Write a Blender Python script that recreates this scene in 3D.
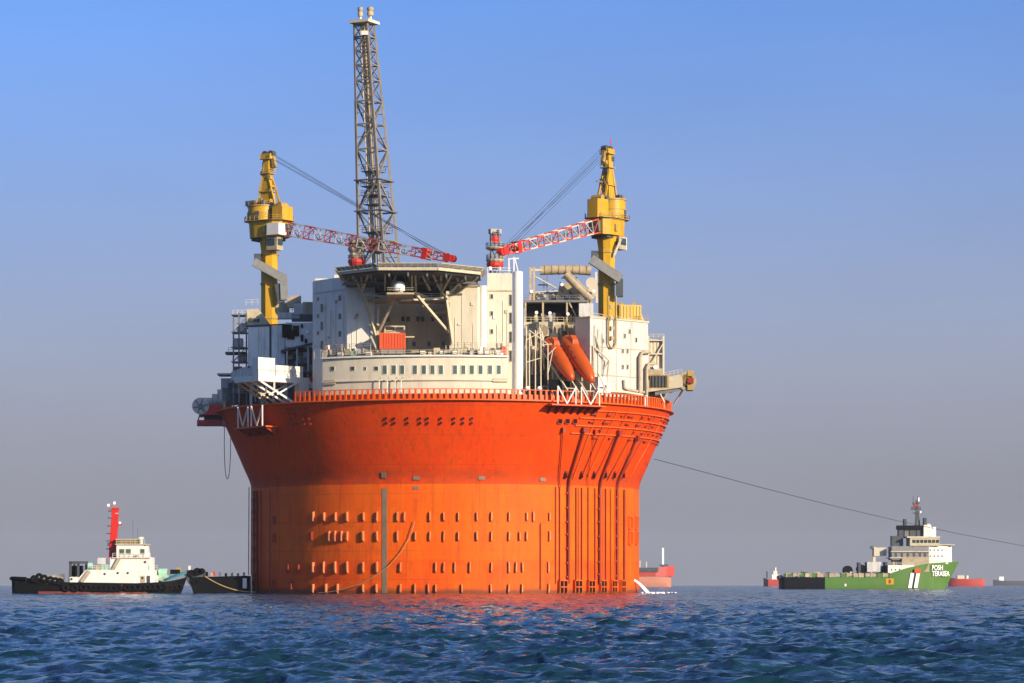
import bpy, bmesh, math, random
import numpy as np
from mathutils import Vector, Matrix

random.seed(7)
sc = bpy.context.scene
for o in list(bpy.data.objects):
    bpy.data.objects.remove(o)

# ------------------------------------------------------------------ camera
EYE = Vector((15.47, -680.0, 2.0))      # a small boat, 680 m from the platform's axis
FPX = 2923.0                            # focal length in pixels of a 1024 wide frame
HZ = 584.7                              # row of the horizon
cam = bpy.data.cameras.new('camera')
cam.sensor_width = 36.0
cam.lens = 36.0 * FPX / 1024.0
cam.shift_y = (HZ - 341.5) / 1024.0
cam.clip_start = 1.0
cam.clip_end = 40000.0
camo = bpy.data.objects.new('camera', cam)
camo.location = EYE
camo.rotation_euler = (math.pi / 2, 0, 0)
sc.collection.objects.link(camo)
sc.camera = camo

# ------------------------------------------------------------------ sky and sun
SUN_AZ = math.radians(47.0)             # to the right of the line from the platform to the camera
SUN_EL = math.radians(19.0)
world = bpy.data.worlds.new('World')
sc.world = world
world.use_nodes = True
nt = world.node_tree
bg = nt.nodes['Background']
sky = nt.nodes.new('ShaderNodeTexSky')
sky.sky_type = 'NISHITA'
sky.sun_disc = False
sky.sun_elevation = SUN_EL
sdir = Vector((math.sin(SUN_AZ) * math.cos(SUN_EL), -math.cos(SUN_AZ) * math.cos(SUN_EL), math.sin(SUN_EL)))
sky.sun_rotation = math.atan2(sdir.x, sdir.y)
sky.altitude = 0.0
sky.air_density = 0.7
sky.dust_density = 2.4
sky.ozone_density = 9.3
# the air over the sea is thick with haze: all round the horizon the blue fades into it
geo_w = nt.nodes.new('ShaderNodeNewGeometry')
sep_w = nt.nodes.new('ShaderNodeSeparateXYZ')
nt.links.new(geo_w.outputs['Incoming'], sep_w.inputs[0])
elev = nt.nodes.new('ShaderNodeMapRange')
elev.interpolation_type = 'SMOOTHSTEP'
nt.links.new(sep_w.outputs['Z'], elev.inputs['Value'])
elev.inputs['From Min'].default_value = -0.24   # Incoming points down from the sky
elev.inputs['From Max'].default_value = 0.0
elev.inputs['To Min'].default_value = 0.10
elev.inputs['To Max'].default_value = 1.0
hz_mix = nt.nodes.new('ShaderNodeMix')
hz_mix.data_type = 'RGBA'
nt.links.new(elev.outputs[0], hz_mix.inputs['Factor'])
nt.links.new(sky.outputs[0], hz_mix.inputs[6])
low = nt.nodes.new('ShaderNodeMapRange')                # dustier and duller in the lowest degrees
low.interpolation_type = 'SMOOTHSTEP'
nt.links.new(sep_w.outputs['Z'], low.inputs['Value'])
low.inputs['From Min'].default_value = -0.10
low.inputs['From Max'].default_value = 0.0
tone = nt.nodes.new('ShaderNodeMix')
tone.data_type = 'RGBA'
nt.links.new(low.outputs[0], tone.inputs['Factor'])
tone.inputs[6].default_value = (1.72, 1.66, 1.86, 1)
tone.inputs[7].default_value = (1.16, 1.16, 1.34, 1)
nt.links.new(tone.outputs[2], hz_mix.inputs[7])
# faint unevenness of the haze, the same in every direction
cloud = nt.nodes.new('ShaderNodeTexNoise')
cmap = nt.nodes.new('ShaderNodeMapping')
cmap.inputs['Scale'].default_value = (1, 1, 3.0)
nt.links.new(geo_w.outputs['Incoming'], cmap.inputs['Vector'])
nt.links.new(cmap.outputs[0], cloud.inputs['Vector'])
cloud.inputs['Scale'].default_value = 5.0
cloud.inputs['Detail'].default_value = 5.0
cr = nt.nodes.new('ShaderNodeMapRange')
nt.links.new(cloud.outputs['Fac'], cr.inputs['Value'])
cr.inputs['From Min'].default_value = 0.3
cr.inputs['From Max'].default_value = 0.7
cr.inputs['To Min'].default_value = 0.96
cr.inputs['To Max'].default_value = 1.04
vm = nt.nodes.new('ShaderNodeVectorMath')
vm.operation = 'SCALE'
nt.links.new(hz_mix.outputs[2], vm.inputs[0])
nt.links.new(cr.outputs[0], vm.inputs['Scale'])
nt.links.new(vm.outputs[0], bg.inputs['Color'])
bg.inputs['Strength'].default_value = 0.15
sl = bpy.data.lights.new('sun', 'SUN')
sl.energy = 4.9
sl.angle = math.radians(0.5)
sl.color = (1.0, 0.83, 0.60)
so = bpy.data.objects.new('sun', sl)
so.rotation_euler = sdir.to_track_quat('Z', 'Y').to_euler()
so.location = (200, -300, 300)
sc.collection.objects.link(so)
sc.view_settings.view_transform = 'Standard'
sc.view_settings.look = 'None'
sc.view_settings.exposure = 0.62
sc.view_settings.gamma = 1.0
sc.view_settings.use_curve_mapping = False
sc.render.engine = 'CYCLES'
sc.cycles.max_bounces = 6
sc.cycles.volume_bounces = 1

# ------------------------------------------------------------------ helpers
def kk(Y):
    return (680.0 + Y) / FPX
def P(px, py, Y):
    """the point at depth Y (metres behind the platform's axis) seen at that place of the photograph"""
    k = kk(Y)
    return Vector((EYE.x + (px - 512.0) * k, Y, EYE.z + (HZ - py) * k))
def on_circle(px, R):
    """angle round the platform (0 = towards the camera, + to the right) of the column px at radius R"""
    lo, hi = math.radians(-85), math.radians(85)
    for _ in range(60):
        m = (lo + hi) / 2
        x = 512 + FPX * (R * math.sin(m) - EYE.x) / (680 - R * math.cos(m))
        if x < px: lo = m
        else: hi = m
    return (lo + hi) / 2
def C(th, R, z):
    return Vector((R * math.sin(th), -R * math.cos(th), z))

MATS = {}
def mat(name, col, rough=0.55, metal=0.0, var=0.18, scale=0.5, dirt=None, dirt_amt=0.0, streak=False, bump=0.0):
    m = bpy.data.materials.new(name)
    m.use_nodes = True
    n = m.node_tree
    b = n.nodes['Principled BSDF']
    b.inputs['Roughness'].default_value = rough
    b.inputs['Metallic'].default_value = metal
    b.inputs['Specular IOR Level'].default_value = 0.5 if rough < 0.3 else (0.08 if max(col) < 0.03 else 0.3)
    geo = n.nodes.new('ShaderNodeNewGeometry')
    mp = n.nodes.new('ShaderNodeMapping')
    mp.inputs['Scale'].default_value = (1, 1, 0.22) if streak else (1, 1, 1)
    n.links.new(geo.outputs['Position'], mp.inputs['Vector'])
    no = n.nodes.new('ShaderNodeTexNoise')
    no.inputs['Scale'].default_value = scale
    no.inputs['Detail'].default_value = 6.0
    no.inputs['Roughness'].default_value = 0.65
    n.links.new(mp.outputs[0], no.inputs['Vector'])
    r = n.nodes.new('ShaderNodeValToRGB')
    r.color_ramp.elements[0].position = 0.3
    r.color_ramp.elements[1].position = 0.7
    c0 = [c * (1 - var) for c in col]
    c1 = [min(1, c * (1 + var * 0.6)) for c in col]
    r.color_ramp.elements[0].color = (*c0, 1)
    r.color_ramp.elements[1].color = (*c1, 1)
    n.links.new(no.outputs['Fac'], r.inputs['Fac'])
    out = r.outputs['Color']
    if dirt:
        no2 = n.nodes.new('ShaderNodeTexNoise')
        no2.inputs['Scale'].default_value = scale * 2.3
        no2.inputs['Detail'].default_value = 8.0
        no2.inputs['Roughness'].default_value = 0.7
        n.links.new(mp.outputs[0], no2.inputs['Vector'])
        r2 = n.nodes.new('ShaderNodeValToRGB')
        r2.color_ramp.elements[0].position = 0.52
        r2.color_ramp.elements[1].position = 0.72
        r2.color_ramp.elements[0].color = (0, 0, 0, 1)
        r2.color_ramp.elements[1].color = (dirt_amt,) * 3 + (1,)
        n.links.new(no2.outputs['Fac'], r2.inputs['Fac'])
        mx = n.nodes.new('ShaderNodeMix')
        mx.data_type = 'RGBA'
        n.links.new(r2.outputs['Color'], mx.inputs['Factor'])
        n.links.new(out, mx.inputs[6])
        mx.inputs[7].default_value = (*dirt, 1)
        out = mx.outputs[2]
    n.links.new(out, b.inputs['Base Color'])
    if bump:
        bp = n.nodes.new('ShaderNodeBump')
        bp.inputs['Strength'].default_value = bump
        bp.inputs['Distance'].default_value = 0.05
        n.links.new(no.outputs['Fac'], bp.inputs['Height'])
        n.links.new(bp.outputs[0], b.inputs['Normal'])
    MATS[name] = m
    return m

mat('opening_shade', (0.020, 0.006, 0.004), 0.9, var=0.2)  # near-black colour stands for the shade inside the hull's openings
mat('casing_grey', (0.20, 0.20, 0.185), 0.6, var=0.2, scale=0.6, dirt=(0.1, 0.08, 0.06), dirt_amt=0.5)
mat('block_white', (0.45, 0.43, 0.38), 0.6, var=0.10, scale=0.5, dirt=(0.26, 0.2, 0.12), dirt_amt=0.55, streak=True)
mat('boom_red', (0.48, 0.055, 0.03), 0.6, var=0.25, scale=0.7, dirt=(0.15, 0.08, 0.05), dirt_amt=0.6)
mat('boom_white', (0.46, 0.42, 0.35), 0.6, var=0.25, scale=0.7, dirt=(0.2, 0.13, 0.09), dirt_amt=0.7)
mat('panel_grey', (0.74, 0.72, 0.64), 0.65, var=0.12, scale=0.4, dirt=(0.25, 0.22, 0.18), dirt_amt=0.5, streak=True)
RUST = (0.16, 0.055, 0.02)
mat('white', (0.66, 0.63, 0.55), 0.5, var=0.10, scale=0.35, dirt=(0.36, 0.28, 0.18), dirt_amt=0.5, streak=True)
mat('offwhite', (0.54, 0.475, 0.345), 0.55, var=0.14, scale=0.3, dirt=(0.28, 0.22, 0.14), dirt_amt=0.55, streak=True)
mat('cream', (0.4675, 0.3995, 0.2635), 0.55, var=0.18, scale=0.5, dirt=(0.2, 0.13, 0.07), dirt_amt=0.5)
mat('beige', (0.376, 0.304, 0.192), 0.6, var=0.25, scale=0.6, dirt=(0.16, 0.1, 0.06), dirt_amt=0.6)
mat('gold', (0.375, 0.2475, 0.0675), 0.45, var=0.25, scale=0.6, dirt=(0.16, 0.1, 0.06), dirt_amt=0.5)
mat('grey', (0.50, 0.49, 0.45), 0.6, var=0.18, scale=0.4, dirt=(0.16, 0.14, 0.12), dirt_amt=0.5, streak=True)
mat('dark_grey', (0.06, 0.066, 0.069), 0.6, var=0.3, scale=0.6)
mat('black', (0.006, 0.0065, 0.007), 0.6, var=0.3, scale=0.8)
mat('steel', (0.1725, 0.165, 0.15), 0.5, metal=0.3, var=0.25, scale=0.6, dirt=RUST, dirt_amt=0.4)
mat('tower_steel', (0.19, 0.165, 0.13), 0.55, var=0.25, scale=0.4, dirt=(0.18, 0.1, 0.05), dirt_amt=0.5)
mat('yellow', (0.4752, 0.264, 0.0079), 0.42, var=0.15, scale=0.5, dirt=(0.3, 0.14, 0.02), dirt_amt=0.6, streak=True)
mat('red', (0.44, 0.028, 0.016), 0.45, var=0.2, scale=0.5)
mat('signal_red', (0.54, 0.0216, 0.0144), 0.45, var=0.12, scale=0.5)
mat('orange_red', (0.62, 0.085, 0.006), 0.45, var=0.12, scale=0.4)
mat('container_orange', (0.50, 0.055, 0.006), 0.5, var=0.1, scale=0.6)
mat('lifeboat_orange', (0.40, 0.062, 0.005), 0.32, var=0.08, scale=0.5)
mat('hull_trim', (0.60, 0.085, 0.004), 0.5, var=0.2, scale=0.5, dirt=RUST, dirt_amt=0.5)
mat('hull_pipe', (0.24, 0.022, 0.005), 0.5, var=0.25, scale=0.5, dirt=RUST, dirt_amt=0.6)
mat('fin_paint', (0.56, 0.18, 0.065), 0.5, var=0.12, scale=0.8)
mat('gauge_grey', (0.17, 0.13, 0.085), 0.6, var=0.2, scale=0.5)
mat('glass', (0.03, 0.05, 0.045), 0.12, var=0.3, scale=0.3)
mat('green_glass', (0.07, 0.10, 0.075), 0.12, var=0.3, scale=0.3)
mat('rope', (0.36, 0.23, 0.09), 0.8, var=0.2, scale=1.0)
mat('wire', (0.036, 0.039, 0.045), 0.5, metal=0.3, var=0.2)
mat('rubber', (0.006, 0.006, 0.006), 0.75, var=0.3, scale=2.0)
mat('green', (0.075, 0.165, 0.028), 0.45, var=0.12, scale=0.12, dirt=(0.12, 0.16, 0.05), dirt_amt=0.5, streak=True)
mat('pale_green', (0.3, 0.52, 0.36), 0.5, var=0.15)
mat('teal', (0.021, 0.112, 0.14), 0.5, var=0.2)
mat('tanker_red', (0.38, 0.045, 0.028), 0.5, var=0.12, scale=0.1)
mat('antifoul_pink', (0.42, 0.17, 0.105), 0.6, var=0.15, scale=0.1)
mat('boot_red', (0.18, 0.036, 0.021), 0.6, var=0.3, scale=0.3)
mat('foam', (0.85, 0.86, 0.86), 0.6, var=0.08, scale=2.0)
mat('lamp_white', (0.85, 0.84, 0.8), 0.3, var=0.05)

# hull paint: bands of different tone, streaks, the plates' seams
def hull_material(name, top, base, low, zsplit, dirty_band=None):
    m = bpy.data.materials.new(name); m.use_nodes = True
    n = m.node_tree; L = n.links.new
    b = n.nodes['Principled BSDF']
    b.inputs['Roughness'].default_value = 0.55
    b.inputs['Specular IOR Level'].default_value = 0.10
    geo = n.nodes.new('ShaderNodeNewGeometry')
    sep = n.nodes.new('ShaderNodeSeparateXYZ'); L(geo.outputs['Position'], sep.inputs[0])
    def math_(op, a, bb=None, c=None):
        q = n.nodes.new('ShaderNodeMath'); q.operation = op
        for i, v in enumerate((a, bb, c)):
            if v is None: continue
            if isinstance(v, (int, float)): q.inputs[i].default_value = v
            else: L(v, q.inputs[i])
        return q.outputs[0]
    def noise(scale, sx, sz, detail=6, rough=0.65):
        mp = n.nodes.new('ShaderNodeMapping'); mp.inputs['Scale'].default_value = (sx, sx, sz)
        L(geo.outputs['Position'], mp.inputs['Vector'])
        q = n.nodes.new('ShaderNodeTexNoise'); q.inputs['Scale'].default_value = scale
        q.inputs['Detail'].default_value = detail; q.inputs['Roughness'].default_value = rough
        L(mp.outputs[0], q.inputs['Vector']); return q.outputs['Fac']
    def mix(f, a, bb):
        q = n.nodes.new('ShaderNodeMix'); q.data_type = 'RGBA'
        if isinstance(f, (int, float)): q.inputs['Factor'].default_value = f
        else: L(f, q.inputs['Factor'])
        for i, v in ((6, a), (7, bb)):
            if isinstance(v, tuple): q.inputs[i].default_value = (*v, 1)
            else: L(v, q.inputs[i])
        return q.outputs[2]
    def ramp(v, lo, hi, amt=1.0):
        q = n.nodes.new('ShaderNodeMapRange'); L(v, q.inputs[0])
        q.inputs[1].default_value = lo; q.inputs[2].default_value = hi
        q.inputs[3].default_value = 0.0; q.inputs[4].default_value = amt
        return q.outputs[0]
    z = sep.outputs['Z']
    wob = math_('MULTIPLY', math_('SUBTRACT', noise(0.12, 1, 1, 3), 0.5), 0.8)
    zz = math_('ADD', z, wob)
    col = mix(ramp(zz, zsplit - 0.12, zsplit + 0.12), low, base)
    # large faded patches, rectangular plates painted at different times
    ang = math_('ARCTAN2', sep.outputs['X'], math_('MULTIPLY', sep.outputs['Y'], -1.0))
    pa = math_('FLOOR', math_('MULTIPLY', ang, 9.0))
    pz = math_('FLOOR', math_('MULTIPLY', z, 0.16))
    cmb = n.nodes.new('ShaderNodeCombineXYZ'); L(pa, cmb.inputs[0]); L(pz, cmb.inputs[1])
    wn = n.nodes.new('ShaderNodeTexWhiteNoise'); wn.noise_dimensions = '2D'; L(cmb.outputs[0], wn.inputs['Vector'])
    col = mix(math_('MULTIPLY', wn.outputs['Value'], 0.30), col, top)
    col = mix(ramp(noise(0.06, 1, 1, 4), 0.45, 0.75, 0.30), col, top)
    col = mix(ramp(noise(0.28, 1.0, 0.5, 7, 0.7), 0.42, 0.66, 0.45), col, top)
    col = mix(ramp(noise(1.5, 1.0, 0.05, 5, 0.6), 0.50, 0.70, 0.30), col, top)
    # seams between the plates
    def seam(v, f, w):
        fr = math_('FRACT', math_('MULTIPLY', v, f))
        return math_('LESS_THAN', math_('ABSOLUTE', math_('SUBTRACT', fr, 0.5)), w)
    sm = math_('MAXIMUM', seam(ang, 9.0, 0.008), seam(z, 0.16, 0.012))
    col = mix(math_('MULTIPLY', sm, 0.38), col, RUST)
    # rust runs
    col = mix(ramp(noise(1.1, 1.0, 0.06, 8, 0.75), 0.50, 0.70, 0.55), col, (0.16, 0.03, 0.01))
    col = mix(ramp(noise(0.45, 1.0, 0.8, 8, 0.78), 0.53, 0.70, 0.45), col, (0.22, 0.04, 0.01))
    if dirty_band:
        z0, z1 = dirty_band
        f = math_('MULTIPLY', ramp(zz, z0 - 0.6, z0 + 0.2), math_('SUBTRACT', 1.0, ramp(zz, z1 - 0.3, z1 + 1.2)))
        f = math_('MULTIPLY', f, ramp(noise(0.22, 1, 2.0, 8, 0.7), 0.36, 0.66, 0.50))
        col = mix(f, col, (0.10, 0.045, 0.022))
    # wet and weedy just above the water
    f = math_('MULTIPLY', math_('SUBTRACT', 1.0, ramp(zz, 0.5, 1.5)), 0.85)
    col = mix(f, col, (0.10, 0.04, 0.02))
    L(col, b.inputs['Base Color'])
    bp = n.nodes.new('ShaderNodeBump'); bp.inputs['Strength'].default_value = 0.45; bp.inputs['Distance'].default_value = 0.22
    L(noise(0.3, 1, 1, 5), bp.inputs['Height']); L(bp.outputs[0], b.inputs['Normal'])
    MATS[name] = m
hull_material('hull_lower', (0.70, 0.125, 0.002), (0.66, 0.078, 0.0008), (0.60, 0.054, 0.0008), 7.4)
hull_material('hull_flare', (0.66, 0.070, 0.001), (0.60, 0.040, 0.0005), (0.60, 0.06, 0.001), 24.0, dirty_band=(23.8, 26.5))  # the flare is set redder than the lower hull

# ------------------------------------------------------------------ mesh helpers
class MB:
    def __init__(s): s.v = []; s.f = []
    def add(s, vs, fs):
        b = len(s.v); s.v += [Vector(x) for x in vs]; s.f += [tuple(i + b for i in f) for f in fs]; return s
    def prism(s, poly, z0, z1, top=None):
        """poly: (x, y) corners, anticlockwise seen from above"""
        n = len(poly); top = top or poly
        vs = [(x, y, z0) for x, y in poly] + [(x, y, z1) for x, y in top]
        fs = [(i, (i + 1) % n, n + (i + 1) % n, n + i) for i in range(n)]
        fs += [tuple(range(n - 1, -1, -1)), tuple(range(n, 2 * n))]
        return s.add(vs, fs)
    def side(s, poly, y0, y1):
        """poly: (x, z) outline pushed from y0 to y1"""
        n = len(poly)
        vs = [(x, y0, z) for x, z in poly] + [(x, y1, z) for x, z in poly]
        fs = [(i, (i + 1) % n, n + (i + 1) % n, n + i) for i in range(n)]
        fs += [tuple(range(n - 1, -1, -1)), tuple(range(n, 2 * n))]
        return s.add(vs, fs)
    def box(s, c, d, rz=0.0):
        R = Matrix.Rotation(rz, 3, 'Z'); c = Vector(c)
        vs = [c + R @ Vector((sx * d[0] / 2, sy * d[1] / 2, sz * d[2] / 2)) for sx in (-1, 1) for sy in (-1, 1) for sz in (-1, 1)]
        return s.add(vs, [(0, 1, 3, 2), (4, 6, 7, 5), (0, 4, 5, 1), (2, 3, 7, 6), (0, 2, 6, 4), (1, 5, 7, 3)])
    def bar(s, p, q, w, h=None):
        h = h or w; p = Vector(p); q = Vector(q); d = (q - p).normalized()
        u = d.cross(Vector((0, 0, 1)))
        if u.length < 1e-3: u = Vector((1, 0, 0))
        u.normalize(); v = u.cross(d)
        vs = [a + u * sx * w / 2 + v * sy * h / 2 for a in (p, q) for sx, sy in ((-1, -1), (1, -1), (1, 1), (-1, 1))]
        return s.add(vs, [(0, 1, 5, 4), (1, 2, 6, 5), (2, 3, 7, 6), (3, 0, 4, 7), (3, 2, 1, 0), (4, 5, 6, 7)])
    def tube(s, pts, r, n=8, cap=True):
        pts = [Vector(p) for p in pts]; rs = r if isinstance(r, (list, tuple)) else [r] * len(pts)
        b = len(s.v); u = None
        for i, p in enumerate(pts):
            d = (pts[min(i + 1, len(pts) - 1)] - pts[max(i - 1, 0)]).normalized()
            if u is None:
                u = d.cross(Vector((0, 0, 1)))
                if u.length < 1e-3: u = Vector((1, 0, 0))
            u = (u - d * u.dot(d)).normalized(); v = d.cross(u)
            for j in range(n):
                a = 2 * math.pi * j / n
                s.v.append(p + (u * math.cos(a) + v * math.sin(a)) * rs[i])
        for i in range(len(pts) - 1):
            for j in range(n):
                k = (j + 1) % n
                s.f.append((b + i * n + j, b + i * n + k, b + (i + 1) * n + k, b + (i + 1) * n + j))
        if cap:
            s.f.append(tuple(b + j for j in range(n - 1, -1, -1)))
            s.f.append(tuple(b + (len(pts) - 1) * n + j for j in range(n)))
        return s
    def lathe(s, prof, n=32, c=(0, 0), a0=0.0, a1=2 * math.pi, close=False):
        """prof: (radius, z); turned about the vertical through c; angle 0 faces the camera"""
        full = abs(a1 - a0 - 2 * math.pi) < 1e-6
        m = n if full else n + 1; b = len(s.v); k = len(prof)
        for i in range(m):
            a = a0 + (a1 - a0) * i / n
            for r, z in prof: s.v.append(Vector((c[0] + r * math.sin(a), c[1] - r * math.cos(a), z)))
        for i in range(n):
            i2 = (i + 1) % m
            for j in range(k if close else k - 1):
                j2 = (j + 1) % k
                s.f.append((b + i * k + j, b + i2 * k + j, b + i2 * k + j2, b + i * k + j2))
        if close and not full:
            s.f.append(tuple(b + j for j in range(k))); s.f.append(tuple(b + (m - 1) * k + j for j in range(k - 1, -1, -1)))
        return s
    def mesh(s, name, material, smooth=None):
        c = sum(s.v, Vector()) / len(s.v)
        me = bpy.data.meshes.new(name)
        me.from_pydata([tuple(v - c) for v in s.v], [], s.f)
        bm = bmesh.new(); bm.from_mesh(me); bmesh.ops.recalc_face_normals(bm, faces=bm.faces); bm.to_mesh(me); bm.free()
        me.materials.append(MATS[material])
        if smooth:
            me.shade_smooth(); me.set_sharp_from_angle(angle=math.radians(smooth))
        return me, c

UNIT = {}
def unit(kind, material):
    if (kind, material) not in UNIT:
        if kind == 'box': me, _ = MB().box((0, 0, 0), (1, 1, 1)).mesh('unit_box_' + material, material)
        else: me, _ = MB().tube([(0, 0, -.5), (0, 0, .5)], 1.0, 8).mesh('unit_rod_' + material, material, 50)
        UNIT[(kind, material)] = me
    return UNIT[(kind, material)]

def frame_of(p, q, roll=0.0):
    d = (q - p).normalized()
    u = d.cross(Vector((0, 0, 1)))
    if u.length < 1e-3: u = Vector((math.cos(roll), math.sin(roll), 0))
    u.normalize(); v = d.cross(u)
    R = Matrix((u, v, d)).transposed().to_4x4()
    return Matrix.Translation((p + q) / 2) @ R, (q - p).length

LOC = {}
class Thing:
    """an Empty at the thing's base that parents its parts; world=True takes part coordinates in world space"""
    def __init__(s, name, label, cat, base, rot=0.0, group=None, world=True):
        s.root = bpy.data.objects.new(name, None)
        s.root.empty_display_size = 1.0
        sc.collection.objects.link(s.root)
        s.M = Matrix.Translation(Vector(base)) @ Matrix.Rotation(rot, 4, 'Z')
        s.root.matrix_basis = s.M
        s.pre = s.M.inverted() if world else Matrix.Identity(4)
        tag(s.root, label, cat, group)
    def put(s, name, me, L, parent=None, label=None):
        L = s.pre @ L
        o = bpy.data.objects.new(name, me)
        sc.collection.objects.link(o)
        o.parent = parent or s.root
        if parent is not None: o.matrix_parent_inverse = LOC[parent.name].inverted()
        o.matrix_basis = L
        LOC[o.name] = L
        if label: o['label'] = label
        return o
    def mb(s, name, mb, material, parent=None, smooth=None, label=None):
        me, c = mb.mesh(name, material, smooth)
        return s.put(name, me, Matrix.Translation(c), parent, label)
    def beam(s, name, p, q, w, material, parent=None, h=None, roll=0.0):
        F, l = frame_of(Vector(p), Vector(q), roll)
        return s.put(name, unit('box', material), F @ Matrix.Diagonal((w, h or w, l, 1)), parent)
    def rod(s, name, p, q, r, material, parent=None):
        F, l = frame_of(Vector(p), Vector(q))
        return s.put(name, unit('rod', material), F @ Matrix.Diagonal((r, r, l, 1)), parent)
    def box(s, name, c, d, material, rz=0.0, parent=None):
        return s.put(name, unit('box', material), Matrix.Translation(Vector(c)) @ Matrix.Rotation(rz, 4, 'Z') @ Matrix.Diagonal((*d, 1)), parent)
    def window(s, c, w, h, rz, frame='white', glass='glass', name='window', depth=0.16):
        """a framed pane proud of the wall; rz turns its front from facing the camera"""
        n = Matrix.Rotation(rz, 3, 'Z') @ Vector((0, -1, 0)); c = Vector(c)
        f = s.box(name, c, (w + 0.25, depth, h + 0.25), frame, rz)
        s.box('pane', c + n * (depth / 2 + 0.01), (w, 0.05, h), glass, rz, f)
        return f
    def rail(s, pts, h=1.1, name='railing', material='white', step=2.0, r=0.05, parent=None):
        """a guard rail along the points: joined posts and two rails, one part"""
        m = MB()
        for a, b in zip(pts[:-1], pts[1:]):
            a = Vector(a); b = Vector(b); n = max(1, int((b - a).length / step))
            for i in range(n + 1):
                q = a.lerp(b, i / n); m.bar(q, q + Vector((0, 0, h)), r * 2)
            for hh in (h, h * 0.55): m.bar(a + Vector((0, 0, hh)), b + Vector((0, 0, hh)), r * 1.6)
        return s.mb(name, m, material, parent)

def tag(o, label=None, cat=None, group=None, kind=None):
    if label: o['label'] = label
    if cat: o['category'] = cat
    if group: o['group'] = group
    if kind: o['kind'] = kind
    return o
def single(name, mb, material, label, cat, smooth=None, group=None):
    me, c = mb.mesh(name, material, smooth)
    o = bpy.data.objects.new(name, me); o.location = c
    sc.collection.objects.link(o)
    return tag(o, label, cat, group)
def lattice(T, parent, A, B, n, wc, wb, mats, brace_mat=None, cname='chord', bname='brace'):
    """truss between two rings of corner points A (start) and B (end); each chord length and brace is its own part"""
    m = len(A)
    for i in range(n):
        mt = mats[i % len(mats)]
        for j in range(m):
            a0 = A[j].lerp(B[j], i / n); a1 = A[j].lerp(B[j], (i + 1) / n)
            j2 = (j + 1) % m
            b0 = A[j2].lerp(B[j2], i / n); b1 = A[j2].lerp(B[j2], (i + 1) / n)
            T.beam(cname, a0, a1, wc, mt, parent)
            bm_ = brace_mat or mt
            if i % 2: T.beam(bname, a0, b1, wb, bm_, parent)
            else: T.beam(bname, b0, a1, wb, bm_, parent)
            if i: T.beam(bname, a0, b0, wb, bm_, parent)

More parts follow.
